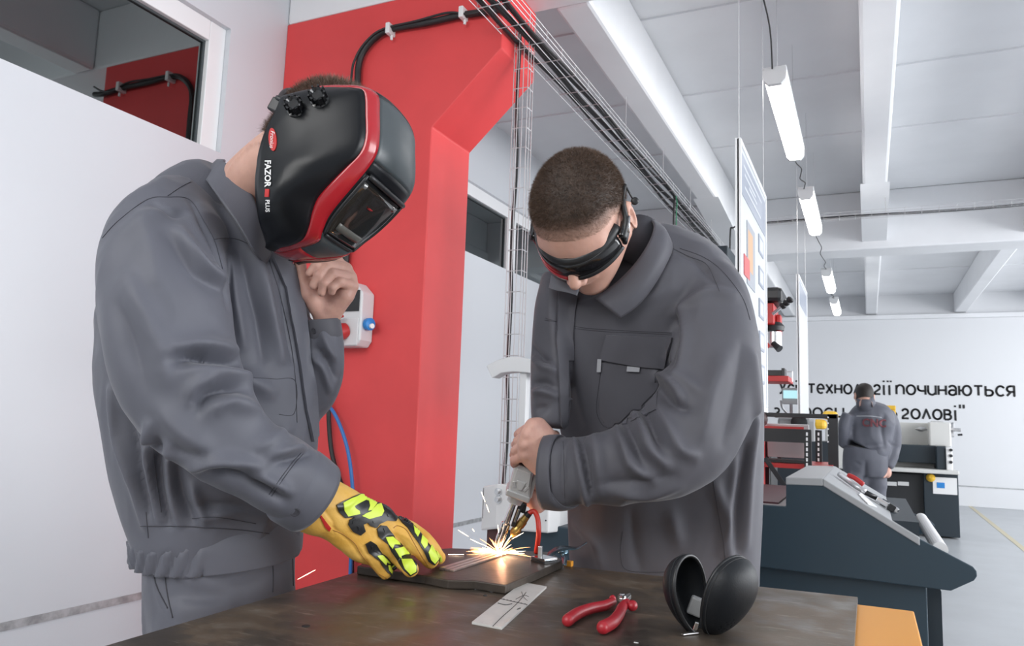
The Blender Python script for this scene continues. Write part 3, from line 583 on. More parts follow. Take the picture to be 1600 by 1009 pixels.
tb = thing('welding_table', 'rusty brown steel welding table with an orange frame in the foreground', 'table', (-0.4, 1.0, 0))
pl0 = tp(560, 890); pl1 = tp(160, 1009); back = 1.585
MB().prism([(pl1[0]+0.02, 0.15, ZT-0.012), (XT+0.0, 0.15, ZT-0.012), (XT, back+0.01, ZT-0.012), (pl0[0]-0.0, back-0.045, ZT-0.012)], (0, 0, 0.012)).build('table_top', M['rust'], tb, bevel=0.001)
xo = tp(1425, 940, ZT-0.012)[0]
fo = MB(); fo.box((XT-0.3, 0.15, ZT-0.10), (xo, back+0.016, ZT-0.014)); fo.build('frame_side', M['orange'], tb, bevel=0.003)
MB().box((pl0[0]+0.03, back-0.045, ZT-0.1), (XT-0.3, back+0.016, ZT-0.014)).build('frame_back', M['orange'], tb, bevel=0.003)
MB().box((pl0[0]+0.03, 0.15, ZT-0.1), (pl0[0]+0.1, back-0.045, ZT-0.014)).build('frame_side', M['orange'], tb, bevel=0.003)
for x, y in ((pl0[0]+0.04, 0.2), (pl0[0]+0.04, back-0.12), (xo-0.08, 0.2), (xo-0.08, back-0.08)):
    MB().box((x, y, 0), (x+0.07, y+0.07, ZT-0.1)).build('leg', M['orange'], tb, bevel=0.003)
q = tp(886, 884); MB().box((q[0]-0.007, q[1]-0.002, ZT-0.001), (q[0]+0.01, q[1]+0.012, ZT+0.01)).build('corner_tab', M['orange'], tb, bevel=0.001)
q = tp(478, 978); MB().lathe((q[0], q[1], ZT+0.0002), (0, 0, 1), [(0, 0.006), (0.0006, 0.006)], 12).build('bolt_hole', M['ink'], tb)
# slag crumbs
rng = random.Random(3)
# thick plate on the table
ZP = ZT+0.016
M['plate'] = mat('burnt_plate', (0.035, 0.03, 0.027), 0.42, 0.5, bump=0.3, bscale=70, col2=(0.085, 0.068, 0.055), vscale=9, detail=8)
pp = [tp(558, 884, ZP), tp(600, 890, ZP), tp(664, 899, ZP), tp(700, 906, ZP), tp(742, 907, ZP), tp(790, 914, ZP), tp(838, 894, ZP), tp(880, 875, ZP), tp(860, 862, ZP), tp(705, 856, ZP), tp(600, 862, ZP)]
pp = [p+np.array([0, 0, -0.016]) for p in pp]
tag(MB().prism([p+np.array([0, 0, 0.0005]) for p in pp], (0, 0, 0.0155)).build('base_plate', M['plate'], bevel=0.002, center=True), 'thick burnt dark steel plate lying on the table under the sparks', 'plate')
dbm = mat('scale_crumb', (0.03, 0.028, 0.027), 0.6, bump=0.4, bscale=300)
cl_ = ['largest dark slag crumb, in front of the middle of the burnt plate', 'rounded dark slag crumb nearest the corner of the pale sample plate', 'small dark slag crumb left of the largest one by the burnt plate', 'leftmost small dark slag crumb close to the gloved fingers', 'small slag crumb lying farthest in front of the burnt plate']
for i, (px, py, s_) in enumerate(((745, 921, 7), (768, 925, 5), (722, 916, 4), (690, 909, 4), (758, 931, 4))):
    c = tp(px, py); mb = MB(); r = s_/1200*1.1
    mb._lathe(c+np.array([0, 0, 0.0002]), np.array([0, 0, 1.]), [(0, r), (r*0.4, r*0.9), (r*0.7, r*0.3)], 6)
    tag(mb.build('slag_crumb', dbm, center=True), cl_[i], 'slag', 'slag crumbs along the front edge of the burnt plate')
# strips being welded
M['strip'] = mat('bare_strip', (0.45, 0.36, 0.33), 0.32, 0.7, bump=0.1, bscale=200, var=0.15, vscale=40)
st = thing('welding_strips', 'narrow bare metal strips on the burnt plate running into the sparks', 'metal strips', tp(740, 880, ZP))
a = tp(709, 893, ZP); b_ = tp(797, 865, ZP); d = b_-a; wv = np.array([-d[1], d[0], 0]); wv /= np.linalg.norm(wv)
for i, o in enumerate((0, 0.011, 0.022)):
    MB().prism([a+wv*o, b_+wv*o, b_+wv*(o+0.0095), a+wv*(o+0.0095)], (0, 0, 0.003+0.0008*i)).build('strip', M['strip'], st, bevel=0.0004)
# welded sample plate
M['sample'] = mat('grey_sample_plate', (0.58, 0.57, 0.55), 0.42, 0.15, bump=0.05, bscale=100, var=0.06, vscale=20)
sp = thing('sample_plate', 'pale grey rectangular steel plate with a weld seam on the table', 'steel plate', tp(795, 948))
c4 = [tp(816, 912), tp(854, 919), tp(784, 984), tp(737, 975)]
L0 = c4[3]+(c4[0]-c4[3])*0.52; R0 = c4[2]+(c4[1]-c4[2])*0.5; dv = (c4[0]-c4[3]); dv /= np.linalg.norm(dv)
z1 = np.array([0, 0, 0.0035])
MB().prism([c4[3], c4[2], R0-dv*0.0012, L0-dv*0.0012], z1).build('plate_half', M['sample'], sp, bevel=0.0004)
MB().prism([L0+dv*0.0012, R0+dv*0.0012, c4[1], c4[0]], z1).build('plate_half', M['sample'], sp, bevel=0.0004)
mb = MB()
for i in range(22): mb._lathe(L0+(R0-L0)*(i+.5)/22+z1*0.75, np.array([0, 0, 1.]), [(0, 0.0022), (0.0008+0.0004*(i % 3), 0.0017), (0.0013, 0.0006)], 6)
o = mb.build('weld_bead', mat('weld_metal', (0.05, 0.05, 0.05), 0.4, 0.6), sp); o['kind'] = 'stuff'
def sc_line(pts, r, m=M['ink']):
    MB().tube(spline([tp(px, py, ZT+0.0037) for px, py in pts], 4), r, 4).build('scratch', m, sp)
M['scr'] = mat('burn_mark', (0.07, 0.065, 0.06), 0.6)
sc_line([(770, 978), (785, 963), (800, 950), (812, 938), (822, 925)], 0.0007, M['scr']); sc_line([(806, 936), (818, 930), (826, 932)], 0.0006, M['scr']); sc_line([(815, 924), (818, 932), (824, 938)], 0.0005, M['scr']); sc_line([(778, 942), (790, 945), (800, 943)], 0.0009, M['scr']); sc_line([(808, 952), (813, 950)], 0.0012, M['scr'])
# ================================================================== SCULPTING TOOLS
def nrm(v): v = np.asarray(v, float); return v/np.maximum(np.linalg.norm(v, axis=-1, keepdims=True), 1e-12)
def smin(a, b, k):
    h = np.clip(0.5+0.5*(b-a)/k, 0, 1); return b*(1-h)+a*h-k*h*(1-h)
def smax(a, b, k): return -smin(-a, -b, k)
def sd_cap(p, a, b, r1, r2=None):                   # tapered capsule
    a = np.array(a, float); b = np.array(b, float); r2 = r1 if r2 is None else r2
    ba = b-a; t = np.clip(((p-a)@ba)/(ba@ba), 0, 1); return np.linalg.norm(p-a-t[:, None]*ba, axis=1)-(r1+(r2-r1)*t)
def sd_ell(p, c, r, R=None):
    q = p-np.array(c, float)
    if R is not None: q = q@np.array(R, float)       # columns of R = local axes
    r = np.array(r, float); k0 = np.linalg.norm(q/r, axis=1); k1 = np.linalg.norm(q/(r*r), axis=1)+1e-9
    return k0*(k0-1)/k1
def sd_box(p, c, h, R=None, rr=0.0):
    q = p-np.array(c, float)
    if R is not None: q = q@np.array(R, float)
    q = np.abs(q)-(np.array(h, float)-rr); return np.linalg.norm(np.maximum(q, 0), axis=1)+np.minimum(q.max(axis=1), 0)-rr
def chain(p, pts, rs, k=0.004):
    d = None
    for i in range(len(pts)-1):
        e = sd_cap(p, pts[i], pts[i+1], rs[i], rs[i+1]); d = e if d is None else smin(d, e, k)
    return d
def snet(f, lo, hi, h):                             # surface nets
    lo = np.array(lo, float); n = np.ceil((np.array(hi)-lo)/h).astype(int)+1
    ax = [lo[i]+np.arange(n[i])*h for i in range(3)]
    F = np.empty(n)
    for i in range(n[0]):
        Y, Z = np.meshgrid(ax[1], ax[2], indexing='ij'); p = np.stack([np.full(Y.size, ax[0][i]), Y.ravel(), Z.ravel()], 1); F[i] = f(p).reshape(n[1], n[2])
    S = F < 0; c = n-1
    cnt = np.zeros(c); acc = np.zeros(tuple(c)+(3,))
    cor = [(i, j, k) for i in (0, 1) for j in (0, 1) for k in (0, 1)]
    def sl(o): return tuple(slice(o[a], o[a]+c[a]) for a in range(3))
    for a in cor:
        for ax_ in range(3):
            if a[ax_]: continue
            b = list(a); b[ax_] = 1; b = tuple(b)
            fa, fb = F[sl(a)], F[sl(b)]; m = S[sl(a)] != S[sl(b)]
            t = np.where(m, fa/np.where(m, fa-fb, 1), 0)
            for q in range(3): acc[..., q] += np.where(m, a[q]+(t if q == ax_ else 0), 0)
            cnt += m
    act = cnt > 0; idx = -np.ones(c, int); idx[act] = np.arange(act.sum())
    I = np.argwhere(act); V = lo+(I+acc[act]/cnt[act][:, None])*h
    faces = []
    for ax_ in range(3):
        u, v = [(1, 2), (2, 0), (0, 1)][ax_]
        s0 = [slice(0, n[q]) for q in range(3)]; s1 = list(s0); s0[ax_] = slice(0, n[ax_]-1); s1[ax_] = slice(1, n[ax_])
        E = np.argwhere(S[tuple(s0)] != S[tuple(s1)])
        E = E[(E[:, u] > 0) & (E[:, v] > 0) & (E[:, u] < c[u]) & (E[:, v] < c[v])]
        if not len(E): continue
        inside = S[E[:, 0], E[:, 1], E[:, 2]]
        def g(du, dv): e = E.copy(); e[:, u] -= du; e[:, v] -= dv; return idx[e[:, 0], e[:, 1], e[:, 2]]
        q = np.stack([g(1, 1), g(0, 1), g(0, 0), g(1, 0)], 1); q[~inside] = q[~inside][:, ::-1]
        faces.append(q)
    Fq = np.concatenate(faces); return V, Fq[(Fq >= 0).all(1)]
def fast_mesh(name, V, F, m, parent=None, smooth=True, label=None):
    me = bpy.data.meshes.new(name); off = np.array(base_loc(parent)) if parent is not None else np.zeros(3)
    V = np.asarray(V, float)-off; F = np.asarray(F)
    if F.ndim == 2:
        k = F.shape[1]; me.vertices.add(len(V)); me.vertices.foreach_set('co', V.ravel().astype(np.float32))
        me.loops.add(F.size); me.loops.foreach_set('vertex_index', F.ravel().astype(np.int32))
        me.polygons.add(len(F)); me.polygons.foreach_set('loop_start', (np.arange(len(F))*k).astype(np.int32)); me.polygons.foreach_set('loop_total', np.full(len(F), k, np.int32))
        me.update(calc_edges=True)
    else: me.from_pydata(V.tolist(), [], [list(map(int, f)) for f in F]); me.update()
    me.validate()
    for x in (m if isinstance(m, (list, tuple)) else [m]): me.materials.append(x)
    if smooth: me.shade_smooth()
    o = bpy.data.objects.new(name, me); COL.objects.link(o)
    if parent is not None: o.parent = parent
    if label: o['label'] = label
    return o
def vnormals(V, F):
    F = np.asarray(F); a = V[F[:, 2]]-V[F[:, 0]]; b = V[F[:, -1]]-V[F[:, 1]]; n = np.cross(a, b); N = np.zeros_like(V)
    for k in range(F.shape[1]): np.add.at(N, F[:, k], n)
    return nrm(N)
def laplace(V, F, it, lam=0.5):
    F = np.asarray(F); k = F.shape[1]; e = np.concatenate([np.stack([F[:, i], F[:, (i+1) % k]], 1) for i in range(k)]); n = len(V)
    deg = np.bincount(e[:, 0], minlength=n)+np.bincount(e[:, 1], minlength=n); deg = np.maximum(deg, 1)
    for _ in range(it):
        A = np.empty_like(V)
        for c in range(3): A[:, c] = np.bincount(e[:, 0], V[e[:, 1], c], n)+np.bincount(e[:, 1], V[e[:, 0], c], n)
        V = V+lam*(A/deg[:, None]-V)
    return V
def loft(st, n=36, ex=2.3, rings=4):
    """st: (px, py, depth, half width in px, half thickness in m).  Returns verts, faces of a capped tube."""
    ctr = [P(s[0], s[1], s[2]) for s in st]; prm = [np.array([s[3]*s[2]/FPX, s[4]]) for s in st]
    C = spline(ctr, rings); R = spline(prm, rings); vs = []; K = len(C)
    for i in range(K):
        t = nrm(C[min(i+1, K-1)]-C[max(i-1, 0)]); vd = nrm(C[i]-CAM); u = nrm(np.cross(t, vd)); v = np.cross(u, t)
        a = np.arange(n)*2*math.pi/n; ca, sa = np.cos(a), np.sin(a)
        x = np.sign(ca)*np.abs(ca)**(2/ex); y = np.sign(sa)*np.abs(sa)**(2/ex)
        vs.append(C[i]+np.outer(x*R[i][0], u)+np.outer(y*R[i][1], v))
    V = np.concatenate(vs+[C[0][None], C[-1][None]]); F = [(i*n+j, i*n+(j+1) % n, (i+1)*n+(j+1) % n, (i+1)*n+j) for i in range(K-1) for j in range(n)]
    F += [((j+1) % n, j, K*n) for j in range(n)]+[((K-1)*n+j, (K-1)*n+(j+1) % n, K*n+1) for j in range(n)]
    return V, F
def remesh(parts, vox, sm):
    v = []; f = []; o_ = 0
    for V, F in parts: v += V.tolist(); f += [[i+o_ for i in q] for q in F]; o_ += len(V)
    me = bpy.data.meshes.new('tmp'); me.from_pydata(v, [], f)
    bm = bmesh.new(); bm.from_mesh(me); bmesh.ops.recalc_face_normals(bm, faces=bm.faces); bm.to_mesh(me); bm.free()
    o = bpy.data.objects.new('tmp', me); COL.objects.link(o)
    r = o.modifiers.new('r', 'REMESH'); r.mode = 'VOXEL'; r.voxel_size = vox; r.adaptivity = 0
    bpy.context.view_layer.update(); e = bpy.data.meshes.new_from_object(o.evaluated_get(bpy.context.evaluated_depsgraph_get()))
    V = np.empty(len(e.vertices)*3); e.vertices.foreach_get('co', V); V = V.reshape(-1, 3)
    L_ = np.empty(len(e.loops), int); e.loops.foreach_get('vertex_index', L_); F = L_.reshape(-1, 4)
    bpy.data.objects.remove(o); bpy.data.meshes.remove(e); bpy.data.meshes.remove(me)
    return laplace(V, F, sm), F
def bvh_of(V, F): return BVHTree.FromPolygons(V.tolist(), [list(map(int, q)) for q in F])
def hit(bvh, px, py):
    d = Vector(nrm(MW @ _ray(px, py))); h = bvh.ray_cast(Vector(CAM), d)
    if h[0] is None:
        n_ = bvh.find_nearest(Vector(CAM)+d*1.4); return None if True else n_
    return np.array(h[0]), np.array(h[1])
def polyhits(bvh, pts, sub=6):
    q = spline([np.array([p[0], p[1], 0.]) for p in pts], sub); out = []
    for a in q:
        h = hit(bvh, a[0], a[1])
        if h is not None:
            n = h[1] if h[1]@(h[0]-CAM) < 0 else -h[1]; out.append((h[0], n))
    return out
def folds(V, F, lst, maxjump=0.06):
    """lst: (pixel polyline, amplitude m, width m[, side]) -> real ridges (+) and furrows (-) on the cloth"""
    b = bvh_of(V, F); N = vnormals(V, F); D = np.zeros(len(V))
    for it in lst:
        pts, amp, wd = it[:3]; h = polyhits(b, pts, 5)
        if len(h) < 2: continue
        q = np.array([x[0] for x in h]); m_ = len(q)-1
        lo = q.min(0)-4*wd; hi = q.max(0)+4*wd; sel = np.where(((V > lo) & (V < hi)).all(1))[0]
        if not len(sel): continue
        X = V[sel]; best = np.full(len(sel), 1e9); tt = np.zeros(len(sel)); sg = np.zeros(len(sel))
        for i in range(m_):
            a, c = q[i], q[i+1]; ba = c-a; L2 = ba@ba
            if L2 < 1e-12 or L2 > maxjump**2: continue
            t = np.clip(((X-a)@ba)/L2, 0, 1); r = X-a-t[:, None]*ba; d = np.linalg.norm(r, axis=1); k_ = d < best
            best[k_] = d[k_]; tt[k_] = ((i+t)/m_)[k_]
            s_ = (r@np.cross(ba, h[i][1])); sg[k_] = np.sign(s_[k_])
        front = (N[sel]@h[len(h)//2][1]) > -0.2
        taper = np.sin(np.pi*np.clip(0.12+0.76*tt, 0, 1))**0.8
        if len(it) > 3:                             # one sided fold: sharp on one side, soft on the other
            wl = np.where(sg*it[3] > 0, wd*0.35, wd*1.6)
        else: wl = wd
        D[sel] += amp*taper*front*np.exp(-(best/wl)**(1.35 if amp < 0 else 1.8))
    return V+N*D[:, None]
def vnoise(P_, seed):                                # smooth value noise, numpy
    rs = np.random.RandomState(seed); T = rs.rand(32, 32, 32)*2-1
    i = np.floor(P_).astype(int); f = P_-i; f = f*f*(3-2*f); r = 0
    for a in (0, 1):
        for b in (0, 1):
            for c in (0, 1):
                w_ = (f[:, 0] if a else 1-f[:, 0])*(f[:, 1] if b else 1-f[:, 1])*(f[:, 2] if c else 1-f[:, 2])
                r = r+w_*T[(i[:, 0]+a) % 32, (i[:, 1]+b) % 32, (i[:, 2]+c) % 32]
    return r
def crumple(V, F, amp, seed=1, ax=(0, 0, 1), st=0.45, sc=16):
    N = vnormals(V, F); A = nrm(ax); Q = V-np.outer(V@A, A)*(1-st)
    w_ = np.stack([vnoise(Q*sc*0.6, seed+7), vnoise(Q*sc*0.6, seed+8), vnoise(Q*sc*0.6, seed+9)], 1)*0.9
    n = vnoise(Q*sc+w_, seed); r = 1-2*np.abs(n); r2 = 1-2*np.abs(vnoise(Q*sc*2.1+w_, seed+1))
    return V+N*((amp*(r-0.5)+amp*0.35*(r2-0.5)+amp*0.8*vnoise(Q*sc*0.5, seed+2))[:, None])
def drape(name, poly, bvh, m, parent, off=0.002, th=0.002, step=5, label=None, wrap=None):
    """patch cut to a pixel outline, laid on a surface with real thickness"""
    poly = [(float(a), float(b)) for a, b in poly]; pts = []
    for i in range(len(poly)):
        a = np.array(poly[i]); b = np.array(poly[(i+1) % len(poly)]); n = max(1, int(np.linalg.norm(b-a)/step))
        for j in range(n): pts.append(tuple(a+(b-a)*j/n))
    nb = len(pts); xs = [p[0] for p in pts]; ys = [p[1] for p in pts]
    def inside(x, y):
        c = False; j = nb-1
        for i in range(nb):
            if (ys[i] > y) != (ys[j] > y) and x < (xs[j]-xs[i])*(y-ys[i])/(ys[j]-ys[i])+xs[i]: c = not c
            j = i
        return c
    bp = np.array(pts)
    x = min(xs)+step/2
    while x < max(xs):
        y = min(ys)+step/2
        while y < max(ys):
            if inside(x, y) and np.min(np.abs(bp-np.array([x, y])).sum(1)) > step*0.6: pts.append((x, y))
            y += step
        x += step
    r = delaunay_2d_cdt([Vector(p) for p in pts], [(i, (i+1) % nb) for i in range(nb)], [], 1, 1e-5)
    T, Nn = [], []; ok = []
    for v in r[0]:
        h = hit(bvh, v[0], v[1])
        if h is None and wrap:
            g_ = bvh.find_nearest(Vector(P(v[0], v[1], wrap)))
            if g_[0] is not None and g_[3] < .02: h = (np.array(g_[0]), np.array(g_[1]))
        if h is None: ok.append(False); T.append(None); Nn.append(None)
        else:
            n = h[1] if h[1]@(h[0]-CAM) < 0 else -h[1]; ok.append(True); T.append(h[0]); Nn.append(n)
    if not any(ok): return None
    dm = np.median([dep(t) for t in T if t is not None])
    idx = {}; V = []; N = []
    for i in range(len(T)):
        if ok[i]: idx[i] = len(V); V.append(T[i]); N.append(Nn[i])
    V = np.array(V); N = np.array(N)
    F = [[idx[i] for i in f] for f in r[2] if all(i in idx for i in f)]
    F = [f for f in F if max(abs(dep(V[f[0]])-dep(V[f[1]])), abs(dep(V[f[0]])-dep(V[f[2]]))) < 0.03]
    # smooth the normals
    A = N.copy()
    for _ in range(3):
        S_ = A.copy()
        for f in F:
            for i in f: S_[i] += A[f[0]]+A[f[1]]+A[f[2]]
        A = nrm(S_)
    top = V+A*(off+th); bot = V+A*(off-0.0015); n = len(V)
    edges = {}
    for f in F:
        for i in range(3):
            e = (f[i], f[(i+1) % 3]); edges[e] = 1
    G = [list(f) for f in F]+[[i+n for i in f][::-1] for f in F]
    for (a, b) in list(edges):
        if (b, a) not in edges: G.append([b, a, a+n, b+n])
    me_v = np.concatenate([top, bot])
    # make sure the top faces the viewer
    f = F[0]; nn = np.cross(V[f[1]]-V[f[0]], V[f[2]]-V[f[0]])
    if nn@A[f[0]] < 0: G = [q[::-1] for q in G]
    o = mobj(name, me_v, G, m, parent, True, label); o.data.set_sharp_from_angle(angle=math.radians(50)); return o
def seam(name, pts, bvh, m, parent, r=0.0011, off=0.0005, sub=8):
    h = polyhits(bvh, pts, sub)
    if len(h) < 3: return None
    q = [a+n*off for a, n in h]
    seg = [q[0]]; best = []
    for a in q[1:]:
        if np.linalg.norm(a-seg[-1]) > 0.03:
            if len(seg) > len(best): best = seg
            seg = [a]
        else: seg.append(a)
    if len(seg) > len(best): best = seg
    if len(best) < 3: return None
    return MB().tube(best, r, 6).build(name, m, parent, smooth=True)
def button(bvh, px, py, r, m, parent, h_=0.003, nm='button'):
    h = hit(bvh, px, py)
    if h is None: return
    n = h[1] if h[1]@(h[0]-CAM) < 0 else -h[1]
    MB().lathe(h[0]-n*0.001, n, [(0, r), (h_, r), (h_+0.001, r*0.85), (h_+0.0002, r*0.6), (h_+0.0002, 0.0001)], 18).build(nm, m, parent, smooth=False)
M['cloth'] = mat('grey_work_cloth', (0.102, 0.106, 0.130), 0.56, bump=0.10, bscale=900, weave=True, sheen=0.15, spec=0.4, var=0.05, vscale=5)
M['cloth2'] = mat('dark_grey_cloth', (0.082, 0.082, 0.098), 0.6, bump=0.10, bscale=900, weave=True, sheen=0.15, spec=0.4, var=0.05, vscale=5)
M['thread'] = mat('seam_shadow_thread', (0.042, 0.042, 0.052), 0.8)  # darker than the cloth; shared by seams, buttons and collar lining
M['refl'] = mat('light_grey_tape', (0.36, 0.37, 0.40), 0.5)
M['skin'] = mat('skin', (0.60, 0.35, 0.275), 0.45, bump=0.12, bscale=220, var=0.05, vscale=30, sss=0.12, spec=0.4)
M['skin2'] = mat('skin_hands', (0.56, 0.32, 0.265), 0.48, bump=0.15, bscale=260, col2=(0.62, 0.37, 0.30), vscale=45, sss=0.12, spec=0.4)
M['nail'] = mat('finger_nail', (0.66, 0.42, 0.36), 0.3, spec=0.5)
M['hair'] = mat('short_brown_hair', (0.048, 0.030, 0.021), 0.6, var=0.3, vscale=60, bump=0.5, bscale=350)
M['hair2'] = mat('brown_hair_strand', (0.115, 0.074, 0.052), 0.4, var=0.35, vscale=90)
def cloth_obj(name, V, F, m, parent, label=None): return fast_mesh(name, V, F, m, parent, True, label)
# ================================================================== LEFT MAN (helmet, glove)
DL = 1.52
manA = thing('person', 'man in grey work jacket and black welding helmet holding a gloved hand on the table', 'person', (P(340, 870, DL)[0], P(340, 870, DL)[1], 0))
torso = loft([(345, 268, 1.52, 34, .05), (322, 305, 1.52, 72, .11), (316, 340, 1.52, 98, .155), (316, 400, DL, 130, .18), (320, 470, DL, 150, .185), (327, 560, DL, 160, .185), (335, 640, DL, 160, .18), (340, 720, DL, 151, .175), (342, 790, DL, 136, .165), (343, 835, DL, 124, .155), (343, 864, DL, 123, .155)], n=48)
sleeve = loft([(292, 322, 1.42, 55, .06), (272, 350, 1.36, 80, .075), (258, 400, 1.31, 95, .085), (258, 470, 1.28, 97, .088), (264, 530, 1.265, 97, .086), (280, 585, 1.255, 95, .083), (310, 640, 1.25, 86, .078), (358, 688, 1.255, 75, .07), (412, 726, 1.28, 66, .064), (455, 753, 1.31, 61, .060), (484, 773, 1.335, 57, .056)], n=40)
faras = loft([(503, 500, 1.53, 27, .035), (506, 540, 1.53, 28, .04), (504, 580, 1.54, 30, .045), (486, 620, 1.56, 36, .05), (455, 620, 1.60, 45, .06), (420, 560, 1.62, 50, .07), (400, 450, 1.62, 55, .07)])
V, F = remesh([torso, sleeve, faras], 0.0045, 9)
V = crumple(V, F, 0.0055, 3, ax=CU*0.8+CR*0.3, sc=9, st=0.35)
fl = [
 ([(276, 563), (300, 556), (333, 559), (378, 567)], -.020, .011), ([(272, 548), (290, 542), (330, 540), (368, 548)], .009, .014), ([(290, 578), (330, 575), (380, 590), (420, 610)], .009, .016),
 ([(281, 362), (300, 392), (322, 418), (353, 436)], .010, .012), ([(268, 372), (288, 405), (310, 430), (345, 452)], -.007, .012),
 ([(300, 315), (318, 350), (332, 378), (352, 430), (356, 480)], -.006, .008), ([(200, 440), (222, 480), (250, 540), (260, 590)], .007, .018), ([(186, 480), (205, 530), (225, 600)], -.005, .014),
 ([(225, 340), (240, 400), (250, 450)], .005, .02), ([(310, 636), (320, 617), (350, 606), (375, 606)], -.013, .010), ([(330, 640), (360, 628), (400, 640)], .009, .014), ([(300, 625), (308, 605), (335, 592)], .008, .012),
 ([(304, 731), (330, 721), (370, 722), (405, 728)], .011, .012), ([(320, 742), (350, 738), (385, 745)], -.010, .010), ([(391, 751), (415, 764), (442, 779)], -.010, .009), ([(398, 742), (430, 756), (450, 770)], .008, .010),
 ([(425, 712), (450, 705), (475, 700)], .008, .010), ([(430, 722), (455, 716), (482, 708)], -.008, .008), ([(395, 700), (420, 690), (450, 670)], .006, .014),
 ([(250, 640), (290, 680), (330, 705)], .006, .016), ([(270, 700), (300, 712), (330, 714)], -.004, .012),
 # body folds
 ([(175, 600), (185, 680), (215, 770), (228, 820)], .008, .012), ([(196, 640), (212, 720), (232, 800)], -.010, .010), ([(233, 665), (235, 730), (250, 810)], .010, .010), ([(246, 690), (248, 760), (262, 815)], -.010, .009), ([(262, 700), (268, 760), (280, 815)], .008, .010), ([(275, 720), (282, 770), (300, 812)], -.008, .009),
 ([(300, 760), (310, 790), (320, 815)], .007, .009), ([(305, 790), (350, 790), (400, 800), (440, 815)], -.006, .012), ([(320, 810), (370, 800), (430, 808)], .005, .01),
 ([(400, 400), (412, 440), (425, 500), (440, 560)], .007, .012), ([(372, 385), (390, 440), (405, 500), (412, 560)], -.008, .012), ([(360, 400), (368, 470), (380, 540)], .006, .010), ([(440, 430), (450, 500), (458, 560)], -.006, .010),
 ([(505, 520), (512, 545), (522, 560)], .006, .007), ([(495, 545), (510, 560), (524, 590)], -.007, .007), ([(490, 560), (505, 575), (515, 610)], .006, .007),
 ([(340, 300), (370, 340), (395, 380)], .004, .014), ([(190, 365), (230, 340), (262, 330)], .004, .016), ([(240, 318), (270, 335), (290, 330)], -.005, .008)]
V = folds(V, F, [(a[0], a[1]*2.1)+tuple(a[2:]) for a in fl])
V = laplace(V, F, 1, 0.4)
# elastic gathers above the hem
jb = bvh_of(V, F)
jk = cloth_obj('jacket', V, F, M['cloth'], manA)
# hem band: smooth in front, gathered elastic behind
def band(st, n, thick, gath=None, rings=3, ex=2.3):
    V_, F_ = loft(st, n=n, ex=ex, rings=rings); K = (len(V_)-2)//n
    V_ = V_[:-2]; F_ = [q for q in F_ if len(q) == 4]
    if gath:
        N_ = vnormals(V_, np.array(F_))
        c = V_.mean(0); s_ = np.sign(((V_-c)*N_).sum(1).mean())
        for i in range(len(V_)):
            g = gath(*proj(V_[i]), i % n, i//n); V_[i] += N_[i]*g*s_
    return V_, F_
def gat(px, py, j, r): 
    on_ = 1.0 if px < 318 else 0.0
    return on_*(0.0042*math.sin(j*math.pi*2/7.0+r*0.5)+0.002*math.sin(j*2.9))
Vb, Fb = band([(342, 818, DL, 122, .150), (343, 826, DL, 124.5, .157), (343, 848, DL, 124, .157), (343, 860, DL, 123, .156)], 220, 0, gat, 4)
ob = mobj('hem_band', Vb, Fb, M['cloth'], jk, True); s_ = ob.modifiers.new('s', 'SOLIDIFY'); s_.thickness = 0.004; s_.offset = 0
hb = bvh_of(Vb, [q for q in Fb])
seam('seam', [(220, 822), (280, 822), (320, 824), (380, 828), (450, 838)], jb, M['thread'], jk, 0.0008)
for ln in ([(160, 372), (185, 345), (230, 312), (262, 308), (296, 312), (318, 345), (335, 376), (345, 410), (356, 450)], [(262, 306), (290, 288), (322, 276)], [(335, 374), (350, 372), (372, 374), (395, 385), (412, 395)], [(420, 405), (440, 470), (455, 540), (462, 600), (464, 660)],
           [(238, 655), (241, 720), (252, 800)], [(228, 800), (232, 840)], [(396, 590), (430, 592), (461, 595), (460, 645), (436, 647)], [(474, 708), (452, 735), (424, 775)], [(470, 707), (448, 734), (420, 773)], [(300, 810), (340, 808), (400, 818)]):
    seam('seam', ln, jb, M['thread'], jk, 0.0005)
drape('placket', [(424, 404), (440, 406), (455, 404), (466, 440), (476, 500), (486, 560), (492, 620), (494, 680), (486, 690), (476, 640), (468, 580), (458, 520), (445, 450)], jb, M['cloth'], jk, 0.003, 0.004, 6)
# collar
def sheet(rows, m, nm, parent, th=0.004, sub=4):
    """rows of (px,py,depth) points -> smooth thick sheet"""
    G_ = [spline([P(*p) for p in r], sub) for r in rows]; cols = list(zip(*G_)); G2 = [spline(list(c), sub) for c in cols]
    nr, nc = len(G2[0]), len(G2); V_ = [G2[j][i] for i in range(nr) for j in range(nc)]
    F_ = [(i*nc+j, i*nc+j+1, (i+1)*nc+j+1, (i+1)*nc+j) for i in range(nr-1) for j in range(nc-1)]
    o = mobj(nm, V_, F_, m, parent, True); s = o.modifiers.new('s', 'SOLIDIFY'); s.thickness = th; s.offset = 0; return o, bvh_of(np.array(V_), F_)
col, cb = sheet([[(352, 250, 1.60), (340, 250, 1.54), (350, 253, 1.48), (374, 276, 1.435), (397, 312, 1.415), (408, 355, 1.41), (423, 396, 1.43)],
                 [(340, 262, 1.61), (328, 262, 1.54), (336, 268, 1.46), (358, 298, 1.41), (384, 340, 1.39), (402, 382, 1.39), (418, 407, 1.42)],
                 [(335, 274, 1.62), (318, 276, 1.54), (324, 284, 1.44), (344, 312, 1.39), (372, 352, 1.375), (396, 392, 1.38), (412, 412, 1.41)]], M['cloth'], 'collar', jk, 0.005)
seam('seam', [(330, 266), (346, 282), (368, 312), (392, 356), (408, 392)], cb, M['thread'], col, .0005)
